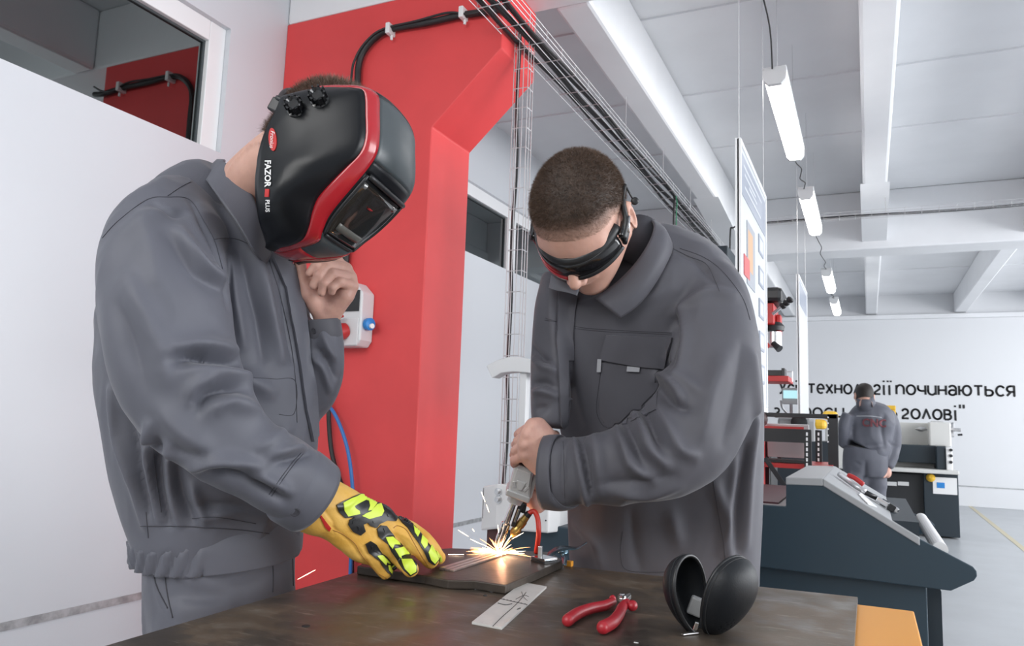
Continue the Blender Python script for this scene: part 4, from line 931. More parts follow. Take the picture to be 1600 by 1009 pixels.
# cuffs
def cuff(st, n, m, nm, parent, th=0.004, ex=2.1):
    V_, F_ = loft(st, n=n, ex=ex, rings=4); V_ = V_[:-2]; F_ = [q for q in F_ if len(q) == 4]
    o = mobj(nm, V_, F_, m, parent, True); s = o.modifiers.new('s', 'SOLIDIFY'); s.thickness = th; s.offset = 0; return o, bvh_of(np.array(V_), F_)
cf, cfb = cuff([(452, 752, 1.308, 56, .056), (462, 758, 1.315, 60.5, .0615), (488, 776, 1.337, 58, .058)], 40, M['cloth'], 'cuff', jk)
button(cfb, 461, 799, 0.0085, M['thread'], cf)
cf2, cfb2 = cuff([(504, 532, 1.53, 26, .036), (504, 524, 1.53, 29, .040), (503, 512, 1.53, 28, .043), (502, 499, 1.53, 27.5, .043)], 32, M['cloth2'], 'cuff', jk)
button(cfb2, 491, 517, 0.006, M['thread'], cf2)
# trousers and boots
def legs(root, cx, cy, dd, hw, dr, ang, name='trousers', m=M['cloth']):
    """pelvis loft in view, then two legs down to the floor"""
    pel = loft([(cx, cy-22, dd, hw-8, dr-.01), (cx+1, cy+10, dd, hw-4, dr-.005), (cx+2, cy+70, dd, hw-3, dr), (cx+2, cy+130, dd, hw-6, dr)], n=40)
    c = P(cx, cy+100, dd); s = np.array([math.cos(ang), math.sin(ang), 0]); parts = [pel]; f = np.array([-s[1], s[0], 0])
    for k in (-1, 1):
        st = []; hip = c+s*k*0.085; ft = np.array([c[0], c[1], 0])+s*k*0.13
        mb = MB(); pts = [hip+np.array([0, 0, 0.06]), hip+np.array([0, 0, -0.12]), (hip+ft)/2+np.array([0, 0, 0.08])+f*0.02, ft+np.array([0, 0, 0.30]), ft+np.array([0, 0, 0.07])]
        mb.tube(spline(pts, 4), np.interp(np.linspace(0, 1, 17), [0, .3, .55, .8, 1], [.09, .098, .082, .068, .064]), 24); parts.append((np.array(mb.v), mb.f))
        bt = lambda p, ft=ft: smin(sd_cap(p, ft+f*-0.04+np.array([0, 0, .045]), ft+f*0.15+np.array([0, 0, .035]), .045, .036), sd_cap(p, ft+f*-0.02+np.array([0, 0, .06]), ft+np.array([0, 0, .12]), .048, .05), .03)
        bt2 = lambda p: smax(bt(p), -p[:, 2]+0.001, .006)
        Vb_, Fb_ = snet(bt2, ft+np.array([-.24, -.24, -.01]), ft+np.array([.24, .24, .19]), .008)
        fast_mesh('boot', Vb_, Fb_, M['blackp'], root)
    V_, F_ = remesh(parts, 0.007, 5); V_ = crumple(V_, F_, 0.004, 11, ax=(0, 0, 1), sc=9)
    return V_, F_
Vt, Ft = legs(manA, 345, 860, DL, 116, .15, math.radians(118))
Vt = folds(Vt, Ft, [([(262, 880), (300, 905), (350, 915)], .005, .012), ([(290, 872), (330, 880), (370, 872)], -.005, .010), ([(240, 880), (250, 930), (265, 960)], .005, .009), ([(330, 905), (370, 915), (410, 905)], -.005, .01)])
tro = cloth_obj('trousers', Vt, Ft, M['cloth'], manA); tb_ = bvh_of(Vt, Ft)
for ln in ([(262, 862), (258, 890), (262, 930), (270, 965)], [(425, 868), (427, 900), (426, 925)], [(240, 870), (243, 910), (262, 950)], [(457, 865), (458, 915)]): seam('seam', ln, tb_, M['thread'], tro)

# ------------------------------------------------------------------ head, shared sculpt
def head_sdf(nose=1.0, tie=1.0):
    def f(p):
        q = p.copy(); q[:, 1] = np.abs(q[:, 1])
        d = sd_ell(q, (-.010, 0, .030), (.098, .077, .092))
        d = smin(d, sd_ell(q, (.035, 0, .010), (.062, .064, .070)), .03)
        d = smin(d, sd_ell(q, (.030, 0, -.055), (.058, .052, .062)), .03)               # jaw mass
        d = smin(d, sd_cap(q, (-.01, .055, -.055), (.070, .018, -.100), .022, .018), .025)  # jaw line
        d = smin(d, sd_ell(q, (.080, 0, -.100), (.020, .022, .018)), .018)              # chin
        d = smin(d, sd_cap(q, (.078, .012, .022), (.062, .050, .020), .014, .012), .018)    # brow
        d = smin(d, sd_ell(q, (.062, .045, -.025), (.022, .020, .020)), .02)            # cheek
        d = smax(d, -sd_ell(q, (.098, .032, .002), (.018, .018, .013)), .012)            # eye socket
        d = smin(d, sd_ell(q, (.074, .031, .001), (.012, .013, .012)), .004)            # eyelid
        d = smin(d, sd_cap(q, (.088, 0, .012), (.119, 0, -.032), .0085, .0108), .010)      # nose
        d = smin(d, sd_ell(q, (.107, .0125, -.037), (.012, .0075, .008)), .005)
        d = smax(d, -sd_ell(q, (.110, .0070, -.045), (.006, .004, .004)), .002)
        d = smin(d, sd_cap(q, (.0935, 0, -.060), (.082, .022, -.064), .0058, .003), .005)   # upper lip
        d = smin(d, sd_cap(q, (.0915, 0, -.0715), (.081, .020, -.067), .0062, .003), .005)  # lower lip
        d = smax(d, -sd_cap(q, (.1005, 0, -.0655), (.086, .025, -.066), .0012, .001), .003)
        # ear
        R = np.array([[math.cos(.35), -math.sin(.35), 0], [math.sin(.35), math.cos(.35), 0], [0, 0, 1]])
        e = sd_ell(q, (-.016, .087, -.010), (.021, .008, .034), R)
        e = smax(e, -sd_ell(q, (-.008, .094, -.007), (.011, .007, .020), R), .004)
        e = smin(e, sd_cap(q, (-.024, .090, .014), (-.006, .087, .014), .0035, .0025), .003)
        d = smin(d, e, .006)
        d = smin(d, sd_cap(q, (-.035, 0, -.03), (-.075, 0, -.17), .056, .060), .03)      # neck
        return d
    return f
HV, HF = snet(head_sdf(), (-.16, -.12, -.22), (.15, .12, .14), .003)
def to_world(V_, o, F_, U_, s=1.0):
    Fv = nrm(F_); L_ = nrm(np.cross(U_, Fv)); Uv = np.cross(Fv, L_); return np.array(o)+s*(V_[:, :1]*Fv+V_[:, 1:2]*L_+V_[:, 2:3]*Uv)
def frame_of(F_, U_): Fv = nrm(F_); L_ = nrm(np.cross(U_, Fv)); return Fv, L_, np.cross(Fv, L_)
def hair_strands(nm, VV, NN, keep, n, length, root, m, seed=5, lean=None, wd=0.0004):
    rs = np.random.RandomState(seed); ids = rs.choice(np.where(keep)[0], n); p = VV[ids]+rs.normal(0, .0015, (n, 3)); nn = NN[ids]
    t = nrm(nn+rs.normal(0, .35, (n, 3))+(0 if lean is None else np.array(lean))); s = nrm(np.cross(t, rs.normal(0, 1, (n, 3)))); L_ = length*(0.6+0.6*rs.rand(n))[:, None]
    A = p-nn*.001-s*wd; B = p-nn*.001+s*wd; C_ = p+t*L_
    V_ = np.stack([A, B, C_], 1).reshape(-1, 3); F_ = np.arange(3*n).reshape(-1, 3); o = fast_mesh(nm, V_, F_, m, root, False); return o
# ------------------------------------------------------------------ welding helmet frame
HO = P(515, 265, 1.36)
hF = cdir(.68, -.68, .308); hU = cdir(.704, .72, .034); hF, hL, hU = frame_of(hF, hU); hL = -hL   # hL points towards the viewer's side
hs = 1.36/FPX
def hinv(px, py, l):                                # pixel -> helmet (f,u) at lateral offset l
    d = MW @ _ray(px, py); p0 = HO+hL*l; t = ((p0-CAM)@hL)/(d@hL); x = CAM+d*t-HO; return np.array([x@hF, x@hU])
# head and neck inside the helmet
hc = HO-hF*0.038+hU*0.016
Vh = to_world(HV, hc, hF, hU, .97)
neckp = [hc-hF*.05-hU*.07, P(395, 300, 1.44), P(352, 330, 1.47)]
def headA(p):
    return p
mb = MB(); mb.tube(spline([hc-hF*.04-hU*.03, P(415, 270, 1.45), P(378, 305, 1.53), P(352, 350, 1.58)], 5), np.linspace(.060, .060, 16), 28)
sk = remesh([(Vh, HF.tolist()), (np.array(mb.v), mb.f)], .004, 4)
fast_mesh('head', sk[0], sk[1], M['skin'], manA)
Nh = vnormals(Vh, HF); kp = (HV[:, 2] > .02) & (HV[:, 0] < .075) | ((HV[:, 2] > -.05) & (HV[:, 0] < -.05))
hv = HV+vnormals(HV, HF)*.007*kp[:, None]; Fk = HF[kp[HF].all(1)]
hw_ = to_world(hv, hc, hF, hU, .97)
ha = fast_mesh('hair', hw_, Fk, M['hair'], manA)
o = hair_strands('hair_strands', hw_, vnormals(hw_, HF), kp, 16000, .013, ha, M['hair2'], 5); o['kind'] = 'stuff'

# ------------------------------------------------------------------ helmet shell
M['white_ink'] = mat('white_print', (0.8, 0.8, 0.8), 0.5); M['red_ink'] = mat('red_print', (0.5, 0.02, 0.02), 0.5)
M['hshell'] = mat('helmet_black', (0.006, 0.007, 0.009), 0.33, spec=0.3)
M['hgrey'] = mat('helmet_dark_grey', (0.05, 0.062, 0.068), 0.32, spec=0.5)
M['hred'] = mat('helmet_red', (0.38, 0.012, 0.02), 0.22, spec=0.6, coat=0.4)
M['hlens'] = mat('helmet_lens', (0.018, 0.016, 0.014), 0.06, spec=0.8, coat=0.6)
helm = thing('welding_helmet', 'black and red welding helmet with dark lens worn on the head of the left man', 'helmet', HO)
# profile of the near corner (outer edge of the red stripe) and of the centre line, in (f,u)
lc = 0.080
LCs = [.055, .068, .076, .080, .080, .080, .080, .080, .080, .079, .075, .067, .056, .043, .031, .023, .019]
corner = [hinv(px, py, l_) for l_, (px, py) in zip(LCs, ((466, 150), (500, 137), (540, 135), (568, 137), (590, 150), (592, 180), (592, 215), (588, 240), (575, 262), (550, 292), (528, 318), (512, 340), (503, 362), (497, 376), (470, 386), (440, 393), (427, 390)))]
center = []
for i, c_ in enumerate(corner):
    t_ = nrm(corner[min(i+1, 16)]-corner[max(i-1, 0)]); n_ = np.array([-t_[1], t_[0]]); n_ = n_ if n_@(c_-hinv(490, 270, .08)) > 0 else -n_
    center.append(c_+n_*(.010 if i < 12 else .003))
BL = [.112]*10+[.108, .099, .084, .067, .051, .038, .028]
back = [hinv(px, py, l_) for l_, (px, py) in zip(BL, ((438, 168), (428, 182), (420, 196), (413, 212), (408, 228), (404, 245), (402, 262), (400, 280), (400, 298), (401, 312), (403, 326), (405, 340), (408, 352), (412, 364), (416, 376), (420, 386), (424, 392)))]
stripe_in = [hinv(px, py, l_+.018) for l_, (px, py) in zip(LCs, ((466, 152), (500, 139), (538, 138), (555, 139), (569, 145), (571, 180), (571, 215), (562, 240), (540, 262), (517, 285), (497, 308), (488, 330), (483, 352), (474, 372), (455, 382), (438, 386), (428, 392)))]
NS = len(corner); sub = 4
cor = spline([np.array([a[0], a[1], l_]) for a, l_ in zip(corner, LCs)], sub); cen = spline([np.array([a[0], a[1], 0]) for a in center], sub)
stn = spline([np.array([a[0], a[1], l_+.018]) for a, l_ in zip(stripe_in, LCs)], sub); bck = spline([np.array([a[0], a[1], l_]) for a, l_ in zip(back, BL)], sub)
K = len(cor)
def bulge(i, t):                                     # side shell point between back edge (t=0) and stripe (t=1)
    a, b = bck[i], stn[i]; p = a+(b-a)*t; p = p.copy(); p[2] = a[2]+(b[2]-a[2])*t+0.020*math.sin(math.pi*min(1, t*1.0))**0.8
    # raised cheek dome
    g = math.exp(-(((p[0]-gc_[0])/.055)**2+((p[1]-gc_[1])/.055)**2)); p[2] += 0.008*min(1, g*1.6)*math.sin(math.pi*t); return p
gc_ = hinv(475, 290, .12)
def HW(p): return HO+hF*p[0]+hL*p[2]+hU*p[1]
def strip_mesh(nm, rows, m, mirror=True, th=0.004, flip=False, bev=0):
    """rows[i][j] -> mesh grid in helmet coordinates, both sides"""
    for s in ((1, -1) if mirror else (1,)):
        V_ = [HW(np.array([p[0], p[1], p[2]*s])) for r in rows for p in r]; nr, nc = len(rows), len(rows[0])
        F_ = [(i*nc+j, i*nc+j+1, (i+1)*nc+j+1, (i+1)*nc+j) for i in range(nr-1) for j in range(nc-1)]
        o = mobj(nm, V_, F_, m, helm, True); q = o.modifiers.new('s', 'SOLIDIFY'); q.thickness = th; q.offset = 0; o.data.set_sharp_from_angle(angle=math.radians(45))
        if s == 1: first = (V_, F_)
    return first
rows = [[bulge(i, j/16) for j in range(17)] for i in range(K)]
sv, sf = strip_mesh('side_shell', rows, M['hshell']); sideb = bvh_of(np.array(sv), sf)
rows = [[stn[i]+(cor[i]-stn[i])*(j/4)+np.array([0, 0, 0.004*math.sin(math.pi*j/4)]) for j in range(5)] for i in range(K)]
strip_mesh('red_stripe', rows, M['hred'])
def frontp(i, t):                                    # centre (0) to corner (1), rounded
    a, b = cen[i], cor[i]; p = np.array([a[0]+(b[0]-a[0])*t**2.4, a[1]+(b[1]-a[1])*t**2.4, cor[i][2]*t]); return p
iA, iB = 2*sub, 8*sub                                # crown/forehead part, then the lens part, then the chin
def front_rows(i0, i1, rec=0.0, tmax=1.0):
    return [[frontp(i, t)-np.array([1, -.2, 0])*rec for t in np.linspace(-tmax, tmax, 17)] for i in range(i0, i1+1)]
def fp(i, t): q = frontp(i, abs(t)); q[2] = cor[i][2]*t; return q
def frows(i0, i1, rec=0.0, t1=1.0, n=21): 
    return [[fp(i, t)-np.array([1, -.2, 0])*rec for t in np.linspace(-t1, t1, n)] for i in range(i0, i1+1)]
strip_mesh('crown_panel', frows(0, 4*sub), M['hshell'], False)
strip_mesh('forehead_panel', frows(4*sub, iB-2), M['hgrey'], False)
strip_mesh('brow_ledge', frows(iB-2, iB+1), M['hshell'], False)
strip_mesh('lens_housing', frows(iB+1, 12*sub, 0.0), M['hshell'], False)
strip_mesh('chin_panel', frows(12*sub, 14*sub), M['hgrey'], False)
strip_mesh('chin_guard', frows(14*sub, K-1), M['hred'], False)
# lens cover, inset frame and inner cartridge
def foff(i, t, o_):
    a = fp(i, t); b = fp(min(i+1, K-1), t); tg = nrm(b-a); n_ = np.array([-tg[1], tg[0], 0]); n_ = n_ if n_[0]-n_[1] > 0 else -n_; return a+n_*o_
def lens_rows(i0, i1, t0, t1, o_, n=13): return [[foff(i, t, o_) for t in np.linspace(t0, t1, n)] for i in range(i0, i1+1)]
strip_mesh('lens', lens_rows(iB+2, 12*sub-1, -.90, .90, .004), M['hlens'], False, 0.003)
strip_mesh('sensor_strip', lens_rows(12*sub-5, 12*sub-3, -.5, .7, .0065), mat('sensor_grey', (0.10, 0.10, 0.09), 0.3), False, 0.002)
def edge_tube(nm, i0, i1, t, o_, r, m): MB().tube([HW(foff(i, t, o_)) for i in range(i0, i1+1)], r, 8).build(nm, m, helm, smooth=True)
for t in (-.93, .93): edge_tube('lens_frame', iB+1, 12*sub, t, .004, .003, M['blackp'])
lm = HW(foff(iB+5, .25, .008)); MB().obox(lm, nrm(hF+hU), hL, nrm(hF-hU), (.0025, .006, .0006)).build('lens_mark', M['red_ink'], helm, bevel=.0005)
MB().tube([HW(foff(12*sub, t, .004)) for t in np.linspace(-.87, .87, 13)], .003, 8).build('lens_frame', M['blackp'], helm, smooth=True)
MB().tube([HW(foff(iB+1, t, .005)) for t in np.linspace(-.9, .9, 13)], .005, 8).build('brow_trim', M['blackp'], helm, smooth=True)
MB().tube([HW(fp(4*sub, t)+np.array([.001, .001, 0])) for t in np.linspace(-1, 1, 15)], .0016, 6).build('panel_line', M['ink'], helm, smooth=True)
MB().tube([HW(cor[i]+np.array([.0, .0, .001])) for i in range(3*sub, 13*sub)], .0012, 6).build('panel_line', M['ink'], helm, smooth=True)
# sculpted lines on the side shell
def sline(pts, r, m, nm='ridge', off=0.0):
    h = polyhits(sideb, pts, 8)
    if len(h) > 2: MB().tube([a+n*off for a, n in h], r, 8).build(nm, m, helm, smooth=True)
M['hsheen'] = mat('helmet_satin', (0.017, 0.021, 0.024), 0.38, spec=0.5)
drape('side_dome', [tuple(q_[:2]) for q_ in spline([np.array(q_+(0,)) for q_ in ((445, 330), (442, 300), (446, 260), (458, 228), (480, 205), (508, 198), (528, 215), (532, 245), (520, 265), (490, 290), (470, 320), (458, 345), (445, 330))], 4)[:-1]], sideb, M['hshell'], helm, 0.0, 0.0025, 5)
# knobs
def knob(px, py, r, m=M['glossb']):
    h = hit(sideb, px, py)
    if h is None: c = HW(np.array(list(hinv(px, py, .112))+[.112])); n = hL
    else: c = h[0]; n = nrm(hL*1.0+hU*0.25)
    k_ = MB().lathe(c-n*0.004, n, [(0, r*1.15), (0.006, r*1.15), (0.008, r*.8), (0.012, r*.8), (0.012, r), (0.022, r), (0.024, r*.86), (0.020, r*.6), (0.020, 0.0001)], 26).build('knob', m, helm, auto=True)
    u = nrm(np.cross(n, hF)); v = np.cross(n, u)
    for j in range(9):
        a = j*2*math.pi/9; q = c+n*0.014+(u*math.cos(a)+v*math.sin(a))*r
        MB().cyl(q-n*0.006, q+n*0.008, r*.15, n=8).build('knob_rib', m, k_)
knob(463, 171, .0135); knob(500, 157, .0135)
c = HW(np.array(list(hinv(436, 168, .10))+[.10])); MB().obox(c, nrm(hF+hU*.3), hL, nrm(hU-hF*.3), (.013, .012, .012)).obox(c+hU*.012, nrm(hF+hU*.3), hL, nrm(hU-hF*.3), (.009, .016, .004)).build('headgear_bracket', M['blackp'], helm, bevel=0.003)
MB().tube(spline([HW(np.array(list(hinv(x, y, l))+[l])) for x, y, l in ((436, 165, .1), (440, 150, .06), (452, 142, .0), (470, 150, -.06), (480, 170, -.1))], 5), .006, 8).build('headband', M['blackp'], helm, smooth=True)
# lettering down the side of the shell
def surf_text(s, pc, along, upv, size, m, bvh, parent, nm='lettering', off=0.0035, shear=0.0, bold=0.0):
    """letters laid on a curved surface: centre pixel, pixel direction of writing, pixel up direction, letter height in px"""
    c_ = bpy.data.curves.new('t', 'FONT'); c_.body = s; c_.size = 1; c_.align_x = 'CENTER'; c_.align_y = 'CENTER'; c_.extrude = 0; c_.shear = shear; c_.offset = bold; c_.resolution_u = 3
    t = bpy.data.objects.new('t', c_); COL.objects.link(t); bpy.context.view_layer.update()
    me = bpy.data.meshes.new_from_object(t.evaluated_get(bpy.context.evaluated_depsgraph_get())); bpy.data.objects.remove(t); bpy.data.curves.remove(c_)
    bm = bmesh.new(); bm.from_mesh(me); bmesh.ops.triangulate(bm, faces=bm.faces)
    al = nrm(along)*size; up_ = nrm(upv)*size; vs = []
    bm.verts.ensure_lookup_table(); okv = True
    for v in bm.verts:
        q = np.array(pc)+al[:2]*v.co.x+up_[:2]*v.co.y; h = hit(bvh, q[0], q[1])
        if h is None: okv = False; vs.append(None); continue
        n = h[1] if h[1]@(h[0]-CAM) < 0 else -h[1]; vs.append(h[0]+n*off)
    fs = [[v.index for v in f.verts] for f in bm.faces if all(vs[v.index] is not None for v in f.verts)]
    vs = [v if v is not None else np.array(pc+(0,)) for v in vs]; bm.free(); bpy.data.meshes.remove(me)
    used = sorted({i for f in fs for i in f}); mp_ = {a: i for i, a in enumerate(used)}
    if not fs: return
    o = mobj(nm, [vs[i] for i in used], [[mp_[i] for i in f] for f in fs], m, parent); return o

surf_text('FAZOR', (420.5, 272), (0, 1), (1, 0), 13, M['white_ink'], sideb, helm, bold=.03)
surf_text('PLUS', (420, 321), (-.02, 1), (1, 0), 8.5, M['white_ink'], sideb, helm, bold=.03)
drape('print_mark', [(417, 296), (423, 296), (422, 308), (416, 308)], sideb, M['red_ink'], helm, 0.003, 0.0005, 3)
ov = [(428+6*math.cos(a)+1.0*math.sin(a), 219+18*math.sin(a)) for a in np.linspace(0, 2*math.pi, 20, endpoint=False)]
drape('logo_oval', ov, sideb, M['red_ink'], helm, 0.003, 0.0005, 3)
surf_text('Fronius', (428, 219), (-.06, 1), (1, .06), 9.0, M['white_ink'], sideb, helm, 'logo_lettering', 0.0045, 0.3)
# ------------------------------------------------------------------ leather glove on the table
M['leather'] = mat('yellow_leather', (0.70, 0.38, 0.06), 0.55, bump=0.25, bscale=220, col2=(0.78, 0.47, 0.11), vscale=14)
M['lime'] = mat('lime_rubber', (0.62, 0.78, 0.07), 0.45, bump=0.1, bscale=80); M['rub'] = mat('black_rubber', (0.014, 0.015, 0.017), 0.35, spec=0.5)
glove = MB(); parts = []
parts.append(loft([(468, 770, 1.32, 46, .045), (482, 779, 1.333, 48, .047), (500, 789, 1.345, 47, .046), (525, 800, 1.36, 43, .040), (552, 817, 1.372, 44, .034), (578, 833, 1.385, 47, .029), (600, 845, 1.40, 41, .022), (612, 850, 1.405, 30, .016)], n=36))
def fing(pts, rs, n=20):
    mb = MB(); q = spline(pts, 4); rr = np.interp(np.linspace(0, 1, len(q)), np.linspace(0, 1, len(rs)), rs); mb.tube(q, rr, n)
    e = q[-1]+nrm(q[-1]-q[-2])*rr[-1]*0.45; mb.tube([q[-1]-nrm(q[-1]-q[-2])*.001, q[-1]+(e-q[-1])*.5, e], [rr[-1]*.99, rr[-1]*.86, rr[-1]*.45], n); return np.array(mb.v), mb.f
Z1 = ZT+0.0145; Z2 = ZP+0.015
fingers = [
 ([P(560, 838, 1.375), P(578, 862, 1.375), P(594, 883, 1.385), on(606, 898, 2, Z1)], [.021, .0175, .0145, .0125]),
 ([P(582, 832, 1.39), P(606, 852, 1.385), P(628, 875, 1.395), on(643, 890, 2, Z2-.001)], [.021, .0175, .0155, .0145]),
 ([P(600, 822, 1.41), P(632, 834, 1.41), P(658, 858, 1.41), on(676, 878, 2, Z2+.002)], [.022, .020, .0180, .0150]),
 ([P(612, 818, 1.44), P(645, 830, 1.45), P(672, 852, 1.44), on(687, 872, 2, Z2-.002)], [.018, .016, .0145, .0125])]
parts += [fing(*f) for f in fingers]
parts.append(fing([P(545, 840, 1.41), P(570, 858, 1.44), P(600, 875, 1.44)], [.020, .018, .014]))   # thumb tucked behind
Vg, Fg = remesh(parts, .0024, 5); Vg = crumple(Vg, Fg, .0009, 21, ax=CR, sc=34)
Vg = folds(Vg, Fg, [([(520, 792), (540, 790), (556, 778)], .0025, .004), ([(500, 790), (520, 815), (522, 835)], -.0025, .004), ([(512, 818), (545, 845), (570, 880)], -.002, .003), ([(500, 772), (515, 762), (530, 764)], -.0015, .003), ([(612, 829), (640, 842), (658, 872), (664, 888)], .0012, .0022), ([(560, 850), (580, 880), (600, 905)], .0012, .002)])
gl = fast_mesh('glove', Vg, Fg, M['leather'], manA); gb = bvh_of(Vg, Fg)
def gx(pts): return [(520+x/5.917, 740+y/5.917) for x, y in pts]
def pad(pts, m, off, th, nm): return drape(nm, gx(pts), gb, m, gl, off, th, 1.8, wrap=1.40)
for poly in ([(30, 290), (90, 255), (250, 192), (340, 198), (420, 248), (460, 290), (510, 300), (570, 360), (600, 400), (575, 440), (500, 432), (430, 462), (400, 500), (340, 480), (320, 450), (280, 468), (300, 530), (255, 568), (180, 530), (140, 470), (152, 425), (195, 402), (110, 408), (55, 355)],
             [(590, 385), (650, 400), (740, 470), (800, 545), (870, 640), (940, 715), (975, 795), (935, 842), (880, 805), (840, 720), (790, 640), (735, 565), (690, 500), (640, 455)],
             [(405, 510), (440, 475), (490, 480), (550, 560), (570, 605), (640, 668), (700, 735), (770, 835), (775, 905), (715, 940), (665, 895), (600, 800), (540, 720), (510, 655), (470, 625), (420, 580)],
             [(300, 650), (350, 620), (400, 650), (455, 735), (500, 765), (545, 820), (592, 880), (590, 930), (555, 955), (500, 910), (450, 845), (430, 805), (390, 778), (330, 730)]):
    pad(poly, M['rub'], .0004, .0026, 'pad_base')
for poly in ([(88, 270), (250, 200), (330, 210), (410, 255), (395, 290), (350, 340), (318, 345), (335, 300), (325, 258), (300, 250), (190, 298), (200, 320), (240, 345), (245, 372), (135, 392), (100, 340)],
             [(358, 330), (400, 292), (438, 284), (463, 350), (440, 390), (330, 418), (262, 388), (300, 365), (345, 350)],
             [(738, 480), (775, 510), (795, 548), (780, 588), (750, 545)], [(815, 575), (865, 625), (865, 665), (842, 692), (808, 640)], [(900, 660), (940, 730), (966, 788), (935, 825), (900, 790), (875, 725)],
             [(482, 592), (545, 592), (600, 640), (612, 662), (560, 658), (548, 690), (512, 650)], [(562, 688), (640, 678), (690, 735), (700, 755), (630, 758), (652, 800), (612, 768)], [(645, 800), (730, 805), (762, 855), (762, 900), (716, 926), (676, 880)],
             [(400, 758), (455, 748), (508, 782), (536, 818), (490, 810), (480, 845), (444, 808)], [(502, 850), (560, 850), (586, 890), (578, 930), (552, 942), (512, 895)]):
    pad(poly, M['lime'], .0028, .0014, 'lime_pad')
pad([(950, 710), (1000, 760), (1008, 800), (985, 808), (962, 770)], M['lime'], .001, .0015, 'lime_pad')
for poly in ([(180, 430), (215, 420), (230, 440), (200, 465), (175, 455)], [(455, 500), (480, 505), (490, 530), (470, 540)], [(345, 660), (365, 665), (375, 690), (355, 690)], [(370, 705), (395, 700), (440, 735), (415, 740)], [(490, 375), (530, 385), (540, 405), (500, 400)], [(220, 480), (245, 480), (255, 510), (235, 520)], [(360, 435), (385, 440), (390, 460), (365, 455)]):
    pad(poly, M['rub'], .0026, .0016, 'pad_boss')
pad([(-125, 378), (-105, 385), (-20, 500), (-35, 530), (-75, 490)], M['redp'], .0004, .0015, 'cuff_label')
seam('seam', [(553, 776), (590, 778)], gb, M['thread'], gl, .0006)
for ln in (gx([(0, 520), (100, 560), (200, 640), (260, 740), (330, 830), (420, 920), (520, 975)]), gx([(560, 500), (600, 480), (680, 520), (750, 640), (820, 760), (880, 850)])): seam('seam', ln, gb, mat('leather_stitch', (0.35, 0.16, 0.03), 0.6), gl, .0007)
gc2, gcb = cuff([(474, 767, 1.328, 49, .050), (468, 763, 1.322, 50, .051)], 40, M['rub'], 'cuff_binding', gl, .003)
# ------------------------------------------------------------------ bare hand of the left man, curled under the helmet
def hp(x, y, d): return P(450+x/5.607, 380+y/5.607, d)
def hand_mesh(f, lo, hi, h, root, m, nm='hand'):
    V_, F_ = snet(f, lo, hi, h); V_ = laplace(V_, F_, 1, .4); return fast_mesh(nm, V_, F_, m, root), V_, F_
w0 = hp(325, 670, 1.530); w1 = hp(320, 800, 1.535)
MCP = [hp(430, 165, 1.515), hp(505, 225, 1.515), hp(545, 300, 1.515), hp(560, 375, 1.51)]
PIP = [hp(315, 112, 1.495), hp(345, 190, 1.487), hp(395, 265, 1.482), hp(455, 340, 1.480)]
DIP = [hp(245, 195, 1.480), hp(270, 285, 1.474), hp(318, 350, 1.472), hp(392, 385, 1.472)]
TIP = [hp(190, 262, 1.478), hp(225, 370, 1.474), hp(295, 430, 1.474), hp(385, 425, 1.476)]
RR = [(.0125, .0105, .0095, .0082), (.0125, .0108, .0098, .0085), (.012, .0102, .0092, .008), (.0115, .0092, .0082, .0072)]
def fist(p):
    d = None
    for a in range(4):
        e = sd_cap(p, w0+(MCP[a]-w0)*.15, MCP[a], .021, .0135); d = e if d is None else smin(d, e, .010)
    d = smin(d, sd_cap(p, hp(255, 560, 1.515), hp(185, 440, 1.502), .017, .0165), .014)
    d = smin(d, sd_cap(p, hp(400, 560, 1.515), hp(500, 460, 1.507), .016, .016), .012)
    d = smin(d, sd_cap(p, w0, w1, .021, .022), .012)
    d = smin(d, sd_cap(p, hp(170, 440, 1.50), hp(120, 300, 1.505), .0135, .012), .008)
    d = smin(d, chain(p, [hp(120, 300, 1.505), hp(105, 200, 1.51), hp(105, 110, 1.515)], [.0125, .0115, .0105]), .004)
    d = smin(d, sd_cap(p, hp(190, 400, 1.52), hp(330, 240, 1.52), .016, .016), .01)
    for a in range(4):
        e = chain(p, [MCP[a], PIP[a], DIP[a], TIP[a]], RR[a], .003); d = smin(d, e, .0022)
    return d
c = hp(320, 400, 1.5); _, Vf, Ff = hand_mesh(fist, c-.115, c+.115, .0019, manA, M['skin2'])
fb = bvh_of(Vf, Ff)
for (x, y) in ((178, 265), (213, 378)): pass
# ================================================================== RIGHT MAN (dark glasses, torch)
DR = 1.76
manB = thing('person', 'man with cropped brown hair and dark glasses bending over a torch', 'person', (P(1033, 880, DR)[0], P(1033, 880, DR)[1], 0))
torso = loft([(965, 392, 1.66, 60, .06), (978, 415, 1.68, 112, .09), (990, 445, 1.69, 146, .115), (1004, 500, 1.71, 163, .13), (1018, 570, 1.73, 164, .14), (1030, 650, 1.74, 157, .14), (1034, 730, 1.75, 150, .14), (1034, 810, DR, 147, .14), (1035, 890, DR, 142, .14), (1036, 960, DR, 140, .14)], n=52, ex=2.5)
near = loft([(1098, 432, 1.66, 42, .06), (1112, 460, 1.63, 54, .08), (1117, 515, 1.59, 62, .088), (1115, 580, 1.55, 70, .092), (1100, 640, 1.52, 76, .092), (1062, 690, 1.50, 76, .09), (1010, 716, 1.49, 68, .082), (955, 730, 1.50, 60, .072), (905, 736, 1.515, 57, .066), (866, 738, 1.53, 56, .062)], n=44)
farm = loft([(884, 440, 1.70, 40, .06), (866, 490, 1.68, 34, .06), (860, 550, 1.65, 31, .055), (860, 600, 1.62, 31, .052), (860, 640, 1.61, 30, .048), (858, 668, 1.60, 26, .042)], n=32)
V, F = remesh([torso, near, farm], .005, 8)
V = crumple(V, F, 0.005, 33, ax=CU, sc=8.5, st=0.35)
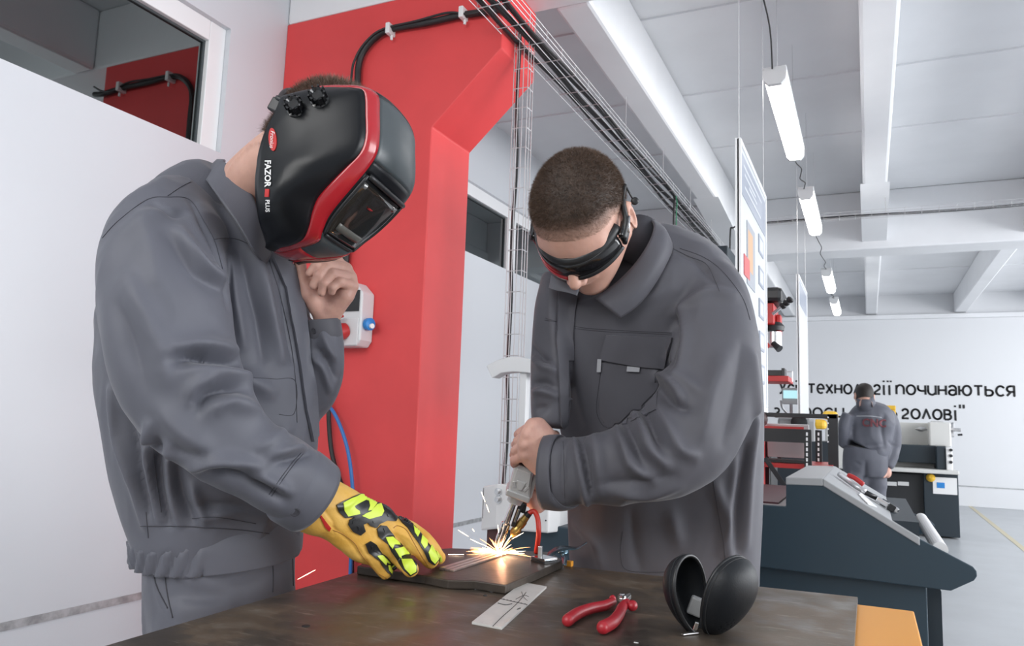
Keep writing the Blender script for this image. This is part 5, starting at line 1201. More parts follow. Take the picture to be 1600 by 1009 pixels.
fl = [
 ([(1060, 490), (1080, 470), (1110, 455), (1145, 460)], .006, .014), ([(1057, 500), (1052, 540), (1040, 575)], -.012, .009), ([(1066, 480), (1072, 530), (1060, 590)], .008, .012),
 ([(1026, 588), (1045, 596), (1060, 615), (1062, 632)], .012, .009), ([(1030, 610), (1050, 630), (1075, 640)], -.010, .009), ([(1040, 580), (1062, 590), (1090, 610)], .006, .012),
 ([(1030, 640), (1045, 670), (1060, 700), (1085, 712)], .009, .012), ([(990, 645), (1005, 670), (1015, 700), (1040, 725)], .010, .011), ([(1004, 640), (1020, 672), (1034, 700)], -.011, .009), ([(965, 668), (978, 700), (990, 730), (1020, 750)], .009, .011), ([(976, 662), (990, 692), (1004, 722)], -.011, .008),
 ([(897, 680), (905, 720), (912, 760), (918, 790)], .008, .007), ([(905, 678), (914, 720), (922, 770)], -.013, .007), ([(930, 680), (935, 720), (938, 770)], .006, .012), ([(884, 690), (878, 730), (880, 780)], -.005, .008),
 ([(960, 770), (1010, 775), (1060, 760)], .005, .012), ([(940, 755), (1000, 752), (1050, 745)], -.005, .012),
 ([(1130, 560), (1110, 620), (1095, 690)], .007, .018), ([(1160, 540), (1150, 620), (1130, 690)], -.006, .014), ([(1178, 560), (1180, 640), (1170, 740), (1165, 850)], .007, .014), ([(1165, 700), (1155, 780), (1150, 860)], -.008, .012), ([(1120, 760), (1135, 820), (1140, 880)], .007, .014), ([(1150, 720), (1140, 780), (1125, 860)], .006, .012),
 ([(860, 440), (862, 500), (872, 580)], .006, .014), ([(900, 520), (905, 600), (915, 660)], .004, .016), ([(940, 480), (1000, 470), (1040, 450)], .003, .016),
 ([(832, 545), (845, 560), (858, 565)], -.009, .007), ([(834, 560), (848, 572), (866, 580)], .008, .008), ([(832, 600), (848, 598), (864, 606)], -.010, .007), ([(834, 612), (850, 610), (868, 618)], .007, .008), ([(838, 640), (855, 636)], -.005, .007),
 ([(900, 820), (930, 850), (940, 890)], .005, .014), ([(985, 800), (990, 850), (1000, 890)], -.005, .014), ([(1050, 800), (1060, 850)], .005, .016), ([(1060, 395), (1090, 410), (1115, 440)], -.005, .010)]
V = folds(V, F, [(a[0], a[1]*2.0)+tuple(a[2:]) for a in fl]); V = laplace(V, F, 1, .4)
jb2 = bvh_of(V, F); jk2 = cloth_obj('jacket', V, F, M['cloth2'], manB)
for ln in ([(851, 500), (880, 505), (900, 513), (950, 518), (1000, 520), (1050, 523)], [(852, 497), (900, 510), (950, 515), (1050, 520)], [(1045, 385), (1075, 400), (1103, 412), (1118, 440), (1124, 455)], [(1062, 388), (1100, 402), (1130, 425), (1160, 465), (1172, 500)],
           [(893, 512), (888, 560), (886, 620), (884, 680)], [(941, 570), (936, 600), (932, 640), (940, 662), (950, 668)], [(944, 570), (940, 600), (936, 638), (944, 660)], [(1113, 742), (1122, 800), (1132, 860), (1133, 900)], [(973, 830), (970, 870), (985, 892), (1060, 893)], [(880, 690), (884, 800), (890, 890)]):
    seam('seam', ln, jb2, M['thread'], jk2, .0005)
drape('placket', [(872, 455), (902, 462), (896, 520), (892, 600), (892, 668), (876, 672), (872, 600), (868, 530)], jb2, M['cloth2'], jk2, .002, .004, 7)
pf_ = drape('pocket_flap', [(948, 523), (1000, 525), (1052, 528), (1046, 552), (1036, 576), (990, 571), (938, 561)], jb2, M['cloth2'], jk2, .003, .005, 6)
drape('loop_tape', [(935, 560), (941, 560), (940, 580), (934, 580)], jb2, M['refl'], jk2, .008, .001, 3); drape('loop_tape', [(980, 571), (1000, 573), (999, 580), (979, 579)], jb2, M['refl'], jk2, .008, .001, 3)
drape('chest_pocket', [(940, 566), (1030, 577), (1026, 640), (980, 662), (950, 668), (936, 645)], jb2, M['cloth2'], jk2, .0008, .002, 7)
# collar: standing at the neck and turned down
sheet([[(1010, 338, 1.66), (1022, 352, 1.60), (1010, 385, 1.56), (985, 420, 1.55), (955, 448, 1.55), (930, 466, 1.555)],
       [(1022, 345, 1.67), (1040, 362, 1.60), (1032, 398, 1.555), (1008, 436, 1.54), (980, 465, 1.54), (950, 482, 1.545)],
       [(1030, 356, 1.68), (1050, 382, 1.61), (1040, 412, 1.57), (1018, 450, 1.555), (995, 478, 1.55), (968, 497, 1.55)]], M['cloth2'], 'collar', jk2, .005)
sheet([[(862, 430, 1.60), (874, 438, 1.58), (890, 444, 1.57), (905, 452, 1.56)], [(860, 442, 1.60), (872, 448, 1.575), (888, 454, 1.565), (903, 458, 1.56)], [(858, 450, 1.60), (872, 454, 1.575), (888, 457, 1.565), (902, 462, 1.56)]], mat('collar_light_lining', (0.16, 0.165, 0.19), 0.7), 'collar', jk2, .004)
mb = MB(); mb.tube([P(1006, 352, 1.66), P(996, 378, 1.64), P(975, 410, 1.64)], [.036, .045, .05], 20); mb.build('collar_lining', M['thread'], jk2, smooth=True)
cfr, cfrb = cuff([(884, 737, 1.52, 54, .060), (876, 738, 1.527, 57.5, .0645), (852, 737, 1.538, 56, .062)], 40, M['cloth2'], 'cuff', jk2)
Vt, Ft = legs(manB, 1035, 920, DR, 138, .135, math.radians(15), m=M['cloth2'])
cloth_obj('trousers', Vt, Ft, M['cloth2'], manB)
# head
F2 = cdir(-.24, -.87, .40); U2 = cdir(-.40, .42, .80); F2, L2, U2 = frame_of(F2, U2)
HS = 1.07; cpt = P(904, 322, 1.50); ho = cpt-HS*(-.010*F2+.030*U2)
V2 = to_world(HV, ho, F2, U2, HS)
hd = fast_mesh('head', V2, HF, M['skin'], manB)
def hairline(v):                                     # where hair grows: high on the brow, faded at the sides, round the ears
    x, y, z = v[:, 0], np.abs(v[:, 1]), v[:, 2]
    ang = np.arctan2(x, y+1e-6)
    line = np.where(x > .02, .062-.02*(y/.07)**2, .062-.02*(y/.07)**2-np.clip((.02-x)/.05, 0, 1)*.045)
    line = np.where(x < -.06, -.035, line)
    return z-line
hl = hairline(HV); hl[(np.abs(HV[:, 1]) > .0785) & (HV[:, 2] < .052) & (HV[:, 0] > -.055) & (HV[:, 0] < .03)] = -1; Nl = vnormals(HV, HF); kp = hl > 0
th = .0065*np.clip(hl/.03, 0, 1)**.7
rs_ = np.random.RandomState(2)
hvv = HV+Nl*(th+rs_.normal(0, .0004, len(HV))*kp)[:, None]; Fk = HF[(hl > -.002)[HF].all(1)]
hw2 = to_world(hvv, ho, F2, U2, HS); h2 = fast_mesh('hair', hw2, Fk, M['hair'], manB)
ca = h2.data.color_attributes.new('fade', 'FLOAT_COLOR', 'POINT'); fd = np.clip((hl-.000)/.030, 0, 1)**.8; ca.data.foreach_set('color', np.stack([fd, fd, fd, fd*0+1], 1).ravel())
hm = M['hair'].copy(); hm.name = 'faded_short_hair'; h2.data.materials[0] = hm; n_t = hm.node_tree; at = n_t.nodes.new('ShaderNodeAttribute'); at.attribute_name = 'fade'; mxx = n_t.nodes.new('ShaderNodeMix'); mxx.data_type = 'RGBA'
bsd = n_t.nodes['Principled BSDF']; src = bsd.inputs['Base Color'].links[0].from_socket; n_t.links.new(at.outputs['Fac'], mxx.inputs[0]); mxx.inputs[6].default_value = (.50, .30, .23, 1); n_t.links.new(src, mxx.inputs[7]); n_t.links.new(mxx.outputs[2], bsd.inputs['Base Color'])
Nw = vnormals(hw2, HF); lean = (F2*.5-U2*.1)
kk = hl > .002; o = hair_strands('hair_strands', hw2, Nw, kk & (hl > .02), 46000, .0065, h2, M['hair2'], 9, lean, .00028); o['kind'] = 'stuff'
o = hair_strands('hair_strands', hw2, Nw, kk & (hl <= .03), 7000, .0028, h2, M['hair2'], 10, lean, .00022); o['kind'] = 'stuff'
def HL(x, y, z): return ho+HS*(x*F2+y*L2+z*U2)
# glasses: wrap band, thick temples, straps
gls = thing('safety_glasses', 'wraparound black welding glasses with a red lower rim worn by the bending man', 'glasses', HL(.1, 0, 0))
def arcp(a, z, r=0.0): return HL(-.005+(.108+r)*math.cos(a), (.083+r)*math.sin(a), z)
A0 = 1.25; rows = []
def band_mesh(nm, z0, z1, r0, r1, m, a0=-A0, a1=A0, n=28, th=.003, zf=None):
    V_ = []; 
    for j in range(5):
        t = j/4
        for i in range(n+1):
            a = a0+(a1-a0)*i/n; k_ = abs(a)/A0
            za = z0(k_) if callable(z0) else z0; zb_ = z1(k_) if callable(z1) else z1
            if zf: za, zb_ = za+zf(a), zb_+zf(a)
            V_.append(arcp(a, za+(zb_-za)*t, r0+(r1-r0)*t+.003*math.sin(math.pi*t)))
    F_ = [(j*(n+1)+i, j*(n+1)+i+1, (j+1)*(n+1)+i+1, (j+1)*(n+1)+i) for j in range(4) for i in range(n)]
    o = mobj(nm, V_, F_, m, gls, True); s = o.modifiers.new('s', 'SOLIDIFY'); s.thickness = th*HS; s.offset = 1; return o
dip = lambda a: .006*math.exp(-(a/.16)**2)
band_mesh('lens', lambda k_: -.022+.006*k_, lambda k_: .016, .006, .004, M['glossb'], -1.1, 1.1)
band_mesh('top_rim', lambda k_: .014, lambda k_: .022, .000, -.006, M['blackp'], -A0, A0, th=.006)
band_mesh('lower_rim', lambda k_: -.027+.006*k_, lambda k_: -.021+.006*k_, .006, .0065, M['hred'], -1.1, -.12, th=.004)
band_mesh('lower_rim', lambda k_: -.026+.006*k_, lambda k_: -.021+.006*k_, .006, .0065, M['blackp'], .12, 1.1, th=.004)
band_mesh('pale_rim', lambda k_: -.0295+.006*k_, lambda k_: -.027+.006*k_, .0065, .0065, M['whitep'], -.95, -.18, th=.003)
MB().obox(arcp(0, -.021, .006), F2, L2, U2, (.005*HS, .008*HS, .007*HS)).build('nose_bridge', M['glossb'], gls, bevel=.002)
for s in (-1, 1):
    MB().obox(HL(.030, s*.086, .0), F2, L2, U2, (.016*HS, .005*HS, .017*HS)).build('side_shield', M['glossb'], gls, bevel=.004)
    MB().tube(spline([HL(.045, s*.087, .004), HL(.015, s*.090, .012), HL(-.018, s*.083, .030), HL(-.050, s*.082, .034)], 5), [.0080]*6+[.0055]*5+[.004]*5, 10).build('temple', M['blackp'], gls, smooth=True)
    MB().tube([HL(.034, s*.0965, .006), HL(.006, s*.0955, .016)], .0026, 8).build('temple_trim', M['chrome'], gls, smooth=True)
e0 = HL(-.050, .082, .034); e1 = P(991, 315, dep(e0)+.01)
MB().tube([e0, e0+(e1-e0)*.5, e1], .0018, 8).build('temple_tip', M['blackp'], gls, smooth=True)
MB().lathe(e1-CF*.004, -CF, [(-.004, .005), (0, .0075), (.005, .0075), (.006, .004)], 14).build('tip_knob', M['blackp'], gls, smooth=True)
# ------------------------------------------------------------------ hands on the torch
def hq(x, y, d): return P(790+x/6.31, 640+y/6.31, d)
wr = hq(400, 440, 1.555); wr2 = hq(520, 560, 1.545)
MC = [hq(265, 160, 1.545), hq(215, 245, 1.540), hq(190, 340, 1.540), hq(195, 440, 1.545)]
PI = [hq(150, 225, 1.560), hq(122, 310, 1.558), hq(98, 405, 1.560), hq(92, 490, 1.562)]
DI = [hq(125, 245, 1.585), hq(100, 345, 1.585), hq(85, 445, 1.587), hq(92, 530, 1.588)]
TI = [hq(190, 270, 1.610), hq(170, 370, 1.612), hq(160, 470, 1.612), hq(170, 560, 1.612)]
RN = [(.0120, .0098, .0092, .0085), (.0122, .0100, .0094, .0088), (.0122, .0100, .0094, .0088), (.0120, .0100, .0094, .0085)]
def grip(p):
    d = None
    for a in range(4):
        e = sd_cap(p, wr+(MC[a]-wr)*.1, MC[a], .025, .0155); d = e if d is None else smin(d, e, .012)
    d = smin(d, sd_cap(p, wr, wr2, .027, .027), .015)
    d = smin(d, sd_cap(p, hq(330, 160, 1.56), hq(400, 260, 1.56), .017, .02), .015)
    d = smin(d, sd_cap(p, hq(250, 500, 1.555), hq(340, 560, 1.555), .017, .02), .012)
    th = chain(p, [hq(400, 300, 1.57), hq(460, 260, 1.585), hq(490, 250, 1.60)], [.015, .012, .010]); d = smin(d, th, .006)
    for a in range(4):
        d = smin(d, sd_ell(p, MC[a]-CF*.007, (.0095, .0095, .0095)), .004)
        e = chain(p, [MC[a], PI[a], DI[a], TI[a]], RN[a], .002); d = smin(d, e, .0012)
    return d
c = hq(300, 370, 1.57); hand_mesh(grip, c-.115, c+.115, .0019, manB, M['skin2'])
wf = P(862, 772, 1.66); kn = [P(832, 772, 1.645), P(833, 780, 1.643), P(836, 787, 1.643), P(842, 793, 1.645)]; kt = [P(820, 768, 1.66), P(822, 777, 1.658), P(826, 784, 1.657), P(834, 791, 1.657)]; kz = [P(818, 762, 1.675), P(819, 772, 1.675), P(823, 780, 1.674), P(830, 788, 1.673)]
def grip2(p):
    d = sd_cap(p, wf, P(890, 760, 1.67), .024, .026)
    for a in range(4):
        d = smin(d, sd_cap(p, wf, kn[a], .020, .0115), .008); d = smin(d, chain(p, [kn[a], kt[a], kz[a]], [.011, .0095, .008], .003), .0025)
    d = smin(d, chain(p, [P(855, 760, 1.65), P(838, 756, 1.635), P(824, 757, 1.63)], [.015, .011, .009]), .005)
    return d
c = P(850, 775, 1.66); hand_mesh(grip2, c-.085, c+.085, .0024, manB, M['skin2'])
# ------------------------------------------------------------------ torch
tor = thing('welding_torch', 'silver handheld laser welding torch with brass fitting held over the steel plate', 'torch', P(800, 800, 1.60))
tipP = P(776, 858, 1.625); topP = P(846, 660, 1.585)
def T(px, py, dd=0.0):                               # point on the torch: pixel, depth follows the torch line
    t = (858-py)/(858-660); return P(px, py, 1.625+(1.585-1.625)*t+dd)
ax = nrm(T(822, 735)-T(803, 785)); tv = -CF; tu = nrm(np.cross(ax, tv)); tv = np.cross(tu, ax)
def tb2(nm, a, b, w0, w1, d0, d1, m, bev=.002):      # tapered block between two points
    a = np.array(a); b = np.array(b); vs = []
    for q, w_, d_ in ((a, w0, d0), (b, w1, d1)):
        for i, j in ((-1, -1), (1, -1), (1, 1), (-1, 1)): vs.append(q+tu*i*w_+tv*j*d_)
    return MB().add(vs, [(0, 3, 2, 1), (4, 5, 6, 7), (0, 1, 5, 4), (1, 2, 6, 5), (2, 3, 7, 6), (3, 0, 4, 7)]).build(nm, m, tor, bevel=bev)
tb2('body_block', T(811, 768), T(820, 724), .0235, .020, .022, .020, M['castal'], .004)
tb2('body_flange', T(808, 774), T(811.5, 764), .026, .026, .025, .025, M['castal'], .003)
tb2('face_plate', T(814, 757, -.021), T(819, 735, -.019), .0185, .016, .003, .003, M['castal'], .002)
tb2('cooling_wedge', T(812, 765, -.024), T(815, 752, -.024), .004, .010, .004, .002, M['castal'], .001)
for s_ in (-1, 1):
    c_ = T(813, 760, -.0225)+tu*s_*.013; MB().obox(c_, nrm(ax+tu*s_*.5), nrm(tu-ax*s_*.5), tv, (.007, .003, .002)).build('cooling_fin', M['castal'], tor, bevel=.0008)
    c_ = T(818, 732, -.0195)+tu*s_*.010; MB().lathe(c_, -tv, [(0, .0028), (.002, .0028), (.003, .0018)], 10).build('screw', M['chrome'], tor)
tb2('handle', T(826, 726), T(846, 655), .018, .016, .019, .017, M['blackp'], .006)
tb2('side_rib', T(828, 775, .01), T(838, 735, .01), .004, .004, .012, .012, M['castal'], .002)
MB().lathe(T(809, 770), T(803, 787)-T(809, 770), [(0, .017), (.012, .0175), (.014, .0165), (.021, .0165), (.022, .012), (.018, .0115), (.018, .0001)], 24).build('collar', M['castal'], tor, auto=True)
ax2 = T(776, 857)-T(804, 782); L_ = np.linalg.norm(ax2)
MB().lathe(T(804, 782), ax2, [(-.004, .006), (L_*.45, .0068), (L_*.47, .0098), (L_*.78, .0105), (L_*.93, .0085), (L_*.97, .0045), (L_*.97, .0001)], 24).build('nozzle_tube', M['chrome'], tor, auto=True)
MB().lathe(T(802, 786, -.012), ax2, [(0, .004), (.04, .004)], 12).build('guide_rod', M['chrome'], tor, auto=True)
tb2('lever', T(801, 822, -.004), T(815, 786, -.004), .004, .0055, .004, .005, M['blackp'], .001); tb2('lever_slot', T(804, 815, -.009), T(811, 795, -.009), .0022, .0022, .002, .002, M['chrome'], .0005)
tb2('hinge_block', T(817, 800, 0), T(820, 785, 0), .005, .005, .008, .008, M['glossb'], .002)
MB().lathe(T(823, 806), T(799, 838)-T(823, 806), [(0, .0075), (.012, .0085), (.013, .0098), (.026, .0098), (.027, .0085), (.031, .0085), (.034, .0105), (.045, .0100), (.052, .006), (.056, .0025)], 20).build('brass_fitting', M['brass'], tor, auto=True)
MB().lathe(T(827, 801), T(799, 838)-T(823, 806), [(0, .0072), (.014, .0072)], 16).build('fitting_sleeve', M['blackp'], tor, auto=True)
ce = P(838, 864, 1.60)
hs_ = thing('red_hose', 'bright red hose arching from the torch fitting down to the clamp', 'hose', ce)
MB().tube(spline([T(825, 803), T(831, 799), P(836, 800, 1.61), P(840.5, 812, 1.605), P(841.5, 835, 1.60), P(838, 863, on(838, 863, 2, ZP+.008)[1]*0+dep(on(838, 863, 2, ZP+.006)))], 6), .0053, 12).build('hose', M['redhose'], hs_, smooth=True)
# earth clamp and bent offcut
cl = thing('earth_clamp', 'small chrome clamp block with upright peg at the rear edge of the burnt plate', 'clamp', on(843, 872, 2, ZP))
a = on(829, 873, 2, ZP+.004); b_ = on(851, 878, 2, ZP+.004); d_ = on(862, 866, 2, ZP+.004)
e1_ = b_-a; e2_ = np.array([-e1_[1], e1_[0], 0])*.9
MB().prism([a, b_, b_+e2_, a+e2_], (0, 0, -.006)).build('black_base', M['blackp'], cl, bevel=.001)
MB().prism([a+(0, 0, .0005), b_+(0, 0, .0005), b_+e2_+(0, 0, .0005), a+e2_+(0, 0, .0005)], (0, 0, .005)).build('chrome_plate', M['chrome'], cl, bevel=.001)
pg = on(844, 869, 2, ZP+.012); MB().box(tuple(pg+(-.004, -.004, -.004)), tuple(pg+(.004, .004, .020))).build('peg', M['steel'], cl, bevel=.001)
M['bluesteel'] = mat('blue_tempered_steel', (0.13, 0.20, 0.25), 0.22, 0.8, var=0.4, vscale=40)
of = thing('curled_offcut', 'thin curled strip of bluish steel beside the chrome clamp', 'offcut', on(880, 872, 2, ZP))
def z_of(px, py, d): return P(px, py, d)
D0 = dep(on(862, 872, 2, ZP))
Vs = []; lo = [(850, 876), (862, 868), (874, 862), (886, 859), (900, 858), (910, 852), (917, 847)]; hi_ = [(857, 862), (867, 855), (877, 852), (888, 853), (900, 854), (909, 850), (916, 846)]
lo = spline([P(x, y, D0+.005*i) for i, (x, y) in enumerate(lo)], 4); hi_ = spline([P(x, y, D0+.03+.003*i) for i, (x, y) in enumerate(hi_)], 4); n = len(lo)
o = mobj('curl', lo+hi_, [(i, i+1, n+i+1, n+i) for i in range(n-1)], M['bluesteel'], of, True); s = o.modifiers.new('s', 'SOLIDIFY'); s.thickness = .0012
lo = spline([P(872, 862, D0+.01), P(877, 870, D0+.0), on(879, 881, 2, ZP-.0)], 4); hi_ = spline([P(888, 859, D0+.01), P(887, 868, D0+.0), on(885, 883, 2, ZP-.0)], 4); n = len(lo)
o = mobj('hanging_flap', lo+hi_, [(i, i+1, n+i+1, n+i) for i in range(n-1)], M['bluesteel'], of, True); s = o.modifiers.new('s', 'SOLIDIFY'); s.thickness = .0012
# ------------------------------------------------------------------ sparks: real glowing streaks and the arc that lights the scene
M['spark'] = mat('spark_streak', (1, .6, .3), 0.5, emit=(1, 0.42, 0.16), es=3.2); M['sparkhot'] = mat('spark_core', (1, .9, .8), 0.5, emit=(1, 0.75, 0.5), es=8)
so = on(781, 864, 2, ZP+.004); rs = np.random.RandomState(12); mb = MB(); mh = MB()
spk = thing('sparks', 'orange and white sparks spraying from the welding point', 'sparks', so)
for i in range(95):
    a = rs.uniform(0, 2*math.pi); el = rs.uniform(0, 1.0)**1.2 if rs.rand() < .5 else rs.uniform(0, .35)
    if rs.rand() < .35: a = rs.normal(math.radians(188), .25); el = abs(rs.normal(.05, .05))
    dr_ = np.array([math.cos(a)*math.cos(el), math.sin(a)*math.cos(el), math.sin(abs(el))]); L_ = rs.uniform(.018, .062)*(1.25 if el < .2 else .9)
    s0 = rs.uniform(.0, .35)*L_; pts = [so+dr_*(s0+(L_-s0)*t)-np.array([0, 0, .10*(L_*t)**2*9]) for t in np.linspace(0, 1, 5)]
    pts = [np.array([p[0], p[1], max(p[2], ZP+.001)]) for p in pts]
    r_ = rs.uniform(.00045, .0011)
    (mh if rs.rand() < .35 else mb).tube(pts, [r_*.4, r_, r_, r_*.8, r_*.15], 5)
for (p0, p1) in (((752, 768), (758, 784)), ((760, 788), (764, 800)), ((778, 820), (779, 832)), ((716, 828), (732, 838)), ((735, 842), (752, 850)), ((700, 866), (725, 866)), ((465, 905), (493, 890)), ((800, 842), (818, 832)), ((738, 826), (741, 830))):
    a = P(*p0, 1.60); b = P(*p1, 1.60)
    if p0[0] < 500: a = P(*p0, 1.75); b = P(*p1, 1.75)
    mh.tube([a, (a+b)/2, b], [.0002, .0007, .0002], 5)
o = mb.build('spark_streaks', M['spark'], spk); o['kind'] = 'stuff'; o = mh.build('hot_streaks', M['sparkhot'], spk); o['kind'] = 'stuff'
mb = MB(); mb.lathe(so-np.array([0, 0, .001]), (0, 0, 1), [(0, .0045), (.002, .006), (.006, .0045), (.008, .002)], 14).build('arc_core', M['sparkhot'], spk, smooth=True)
l = bpy.data.lights.new('arc_light', 'POINT'); l.energy = 1.1; l.color = (1, .5, .28); l.shadow_soft_size = .01; lo_ = bpy.data.objects.new('arc_light', l); COL.objects.link(lo_); lo_.location = so+np.array([0, 0, .02])
# ================================================================== THINGS ON THE TABLE
M['grip'] = mat('red_dipped_grip', (0.36, 0.015, 0.025), 0.38, bump=0.08, bscale=150, spec=0.5)
q = tp(935, 955); pk = thing('cutting_pliers', 'pair of small pliers with two red handles lying open on the table', 'pliers', q)
def ph(px, py, z=.0105): return tp(px, py, ZT+z)
def handle(pts, rs, nm='handle'):
    pts = [ph(*p) for p in pts]; q = spline(pts, 5); rr = np.interp(np.linspace(0, 1, len(q)), np.linspace(0, 1, len(rs)), rs)
    def f(p):
        d = None
        for i in range(0, len(q)-1, 1):
            e = sd_cap(p*np.array([1, 1, .95]), q[i]*np.array([1, 1, .95]), q[i+1]*np.array([1, 1, .95]), rr[i], rr[i+1]); d = e if d is None else np.minimum(d, e)
        return smax(d, ZT+.0006-p[:, 2], .002)
    A = np.array(q); V_, F_ = snet(f, A.min(0)-.014, A.max(0)+.014, .0014); return fast_mesh(nm, laplace(V_, F_, 2), F_, M['grip'], pk)
handle([(887, 969), (903, 958), (925, 950), (945, 946), (957, 940)], [.0088, .0085, .0080, .0078, .0068])
handle([(942, 980), (957, 972), (967, 960), (972, 949), (979, 942)], [.0092, .0088, .0082, .0078, .007])
c1 = ph(957, 937, .010); c2 = ph(988, 946, .011)
for c, r in ((c1, (.006, .008, .008)), (c2, (.0085, .010, .0085))):
    V_, F_ = snet(lambda p: smax(sd_ell(p, c, r), ZT+.0006-p[:, 2], .002), c-.013, c+.013, .0013); fast_mesh('thumb_guard', V_, F_, M['grip'], pk)
MB().lathe(ph(972, 938, .004), (0, 0, 1), [(0, .0075), (.009, .0075), (.010, .005), (.0115, .004)], 16).build('pivot', M['chrome'], pk, auto=True)
j0, j1 = ph(973, 938, .006), ph(984, 929, .006)
for s in (-1, 1):
    dv = j1-j0; pv = nrm(np.array([-dv[1], dv[0], 0]))*s
    MB().prism([j0+pv*.0005-(0, 0, .003), j0+pv*.006-(0, 0, .003), j0+dv*.7+pv*.006-(0, 0, .003), j1+pv*.0012-(0, 0, .003), j1+pv*.0003-(0, 0, .003)], (0, 0, .006)).build('jaw', M['steel'], pk, bevel=.0008)
# open hard case
M['case'] = mat('black_case_fabric', (0.007, 0.009, 0.012), 0.5, bump=0.12, bscale=400, spec=.35); M['casein'] = mat('case_lining', (0.014, 0.015, 0.017), 0.7, bump=.1, bscale=200)
cq = tp(1106, 985); cs = thing('eyewear_case', 'black hard zip case standing half open on the table', 'case', cq); DC = dep(cq)
def half(c, a, n, ra, rb, rd, nm):
    a = cdir(*a); n = cdir(*n); n = nrm(n-a*(n@a)); b = np.cross(a, n); R = np.stack([a, b, n], 1); c = np.array(c)
    def shape(p):                                    # pinched toward the hinge
        q = (p-c)@R; s_ = 1+.22*np.clip(q[:, 0]/ra, -1, 1); q2 = np.stack([q[:, 0], q[:, 1]/s_, q[:, 2]/s_], 1); return sd_ell(q2, (0, 0, 0), (ra, rb, rd)), q
    def f(p): d, q = shape(p); return smax(np.abs(d)-.0018, q[:, 2], .0012)
    V_, F_ = snet(f, c-.078, c+.078, .0019); o = fast_mesh(nm, laplace(V_, F_, 1), F_, M['case'], cs)
    tt = np.linspace(0, 2*math.pi, 49); ring = [c+R@np.array([ra*math.cos(t), rb*math.sin(t)*(1+.22*math.cos(t)), .0]) for t in tt]
    MB().tube(ring, .0030, 8, caps=False).build('zip_rim', M['blackp'], o, smooth=True)
    ring = [c+R@np.array([ra*1.02*math.cos(t), rb*1.02*math.sin(t)*(1+.22*math.cos(t)), -.007]) for t in tt]
    MB().tube(ring, .0009, 6, caps=False).build('piping', M['casein'], o, smooth=True)
    return o
half(P(1081, 930, DC+.002), (-.25, .96, .08), (.74, .04, .67), .0585, .041, .034, 'left_shell')
half(P(1131, 929, DC-.012), (.36, .92, .02), (-.60, .22, -.76), .0600, .049, .036, 'right_shell')
ci = P(1088, 947, DC+.01); MB().obox(ci, cdir(.9, -.3, .2), cdir(.3, .9, .1), cdir(-.2, 0, 1), (.011, .014, .006)).build('grey_pouch', mat('grey_pouch', (.35, .36, .37), .4), cs, bevel=.003)
z0 = P(1087, 978, DC-.028); MB().obox(z0, cdir(.3, .9, 0), cdir(1, -.3, 0), cdir(0, 0, 1), (.006, .003, .002)).build('zip_slider', M['chrome'], cs, bevel=.001)
za = tp(1066, 991, ZT+.002); zb_ = tp(1090, 988, ZT+.002); dz = zb_-za; MB().obox((za+zb_)/2, nrm(dz), nrm(np.cross((0, 0, 1), dz)), (0, 0, 1), (np.linalg.norm(dz)/2, .0028, .001)).build('zip_pull', M['steel'], cs, bevel=.0006)
tag(MB().box(tuple(tp(994, 1004)+(-.003, -.001, 0)), tuple(tp(994, 1004)+(.003, .001, .0006))).build('metal_chip', M['whitep'], center=True), 'tiny pale chip lying on the table in front of the pliers', 'chip')
# ================================================================== MAN AT THE LATHE
YM = 9.3; DM = dep(on(1355, 720, 1, YM)); fm = on(1355, 720, 1, YM)
manC = thing('person', 'man in grey overalls seen from behind working at the lathe', 'person', (fm[0], YM, 0))
pt = [loft([(1352, 628, DM, 11, .07), (1354, 636, DM, 24, .11), (1357, 648, DM, 35, .14), (1359, 670, DM, 35, .15), (1356, 694, DM, 33, .15), (1352, 702, DM, 32, .14)], n=32),
      loft([(1386, 644, DM, 9, .07), (1394, 664, DM, 11, .08), (1397, 690, DM, 10.5, .075), (1394, 712, DM-.05, 9.5, .065), (1387, 730, DM-.08, 8, .055)], n=20),
      loft([(1326, 646, DM, 9, .07), (1319, 668, DM+.02, 10, .075), (1318, 690, DM+.1, 9, .07), (1330, 700, DM+.2, 8, .06)], n=20)]
V, F = remesh(pt, .013, 4); V = crumple(V, F, .010, 61, ax=(0, 0, 1), sc=5)
V = folds(V, F, [([(1325, 690), (1345, 696), (1380, 694)], -.015, .02), ([(1332, 700), (1360, 704), (1382, 700)], -.02, .02), ([(1382, 650), (1378, 670), (1382, 695)], -.02, .02), ([(1332, 650), (1332, 670), (1334, 695)], -.015, .02), ([(1388, 690), (1396, 696), (1404, 698)], -.015, .015)])
jc = cloth_obj('jacket', V, F, M['cloth'], manC); bc = bvh_of(V, F)
surf_text('CNC', (1366, 661), (1, .04), (0, -1), 17, mat('faded_red_print', (.16, .04, .05), .7), bc, jc, 'back_print', .012, 0, .03)
seam('reflective_piping', [(1338, 650), (1358, 650), (1377, 652)], bc, M['refl'], jc, .006)
fl0 = np.array([fm[0], YM, 0]); pel = loft([(1352, 698, DM, 31, .13), (1351, 715, DM, 33, .15), (1351, 732, DM, 33, .15), (1351, 742, DM, 30, .14)], n=28); parts = [pel]
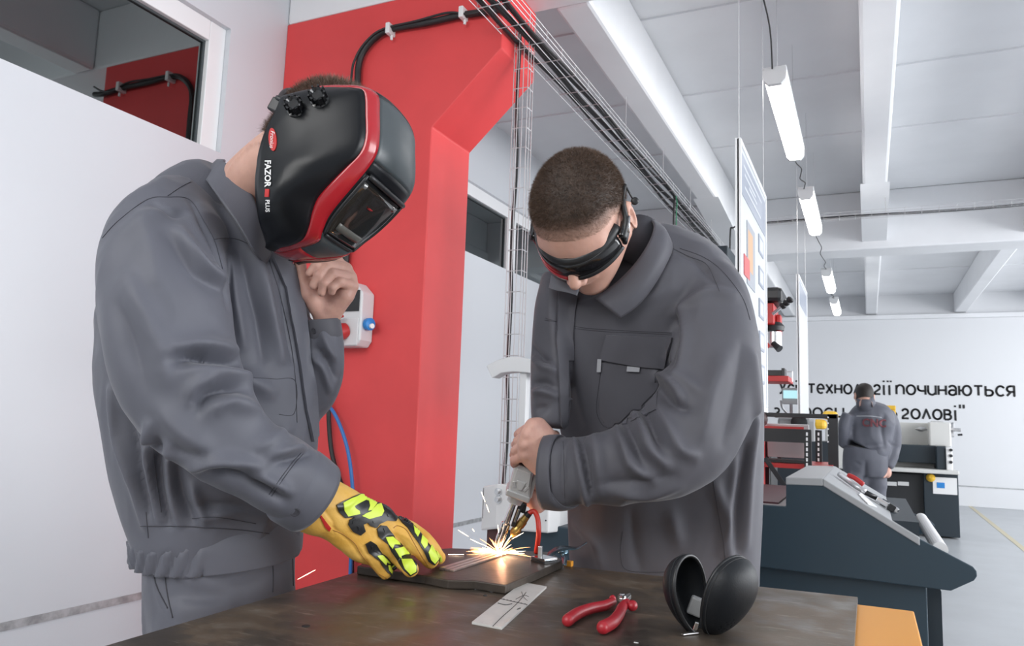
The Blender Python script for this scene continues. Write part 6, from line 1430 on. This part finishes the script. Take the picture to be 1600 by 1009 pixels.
for px in (1337, 1368):
    a = P(px, 738, DM); mb = MB(); mb.tube(spline([a, P(px, 765, DM), P(px+1, 800, DM), np.array([P(px, 800, DM)[0], YM, .10])], 4), [.115]*4+[.105]*4+[.095]*5, 18); parts.append((np.array(mb.v), mb.f))
    ft = np.array([P(px, 800, DM)[0], YM, 0]); V_, F_ = snet(lambda p: smax(sd_ell(p, ft+(0, .05, .04), (.055, .15, .07)), .001-p[:, 2], .01), ft+(-.09, -.14, -.02), ft+(.09, .24, .14), .015); fast_mesh('boot', V_, F_, M['blackp'], manC)
V, F = remesh(parts, .014, 4); V = crumple(V, F, .010, 71, ax=(0, 0, 1), sc=5); V = folds(V, F, [([(1352, 722), (1352, 745), (1353, 765)], -.03, .02), ([(1328, 730), (1330, 760)], .01, .02), ([(1336, 722), (1345, 726)], -.01, .012)])
cloth_obj('trousers', V, F, M['cloth'], manC)
Fc = nrm(np.array([-.25, .93, -.25])); Uc = np.array([0, .25, 1.]); hoC = P(1350, 619, DM)
Vc = to_world(HV, hoC, Fc, Uc, 1.12); fast_mesh('head', Vc, HF[(HV[:, 2] > -.125)[HF].all(1) & (HV[:, 0] > -.085)[HF].all(1) | (HV[:, 2] > -.06)[HF].all(1)], M['skin'], manC)
kp = (HV[:, 2] > .03) | ((HV[:, 2] > -.04) & (HV[:, 0] < -.02)) & (np.abs(HV[:, 1]) < .078); Vk = to_world(HV+vnormals(HV, HF)*.006*kp[:, None], hoC, Fc, Uc, 1.12); fast_mesh('hair', Vk, HF[kp[HF].all(1)], mat('dark_hair', (.02, .015, .013), .6, bump=.4, bscale=80), manC)
MB().cyl(P(1354, 637, DM-.02), P(1351, 620, DM-.04), .105, .088, n=24).build('collar', M['cloth'], jc, smooth=True)
V_, F_ = snet(lambda p: smin(sd_ell(p, P(1386, 738, DM-.1), (.045, .04, .06)), sd_cap(p, P(1384, 740, DM-.12), P(1381, 745, DM-.14), .02, .015), .01), P(1386, 740, DM-.1)-.12, P(1386, 740, DM-.1)+.12, .01); fast_mesh('hand', V_, F_, M['skin2'], manC)
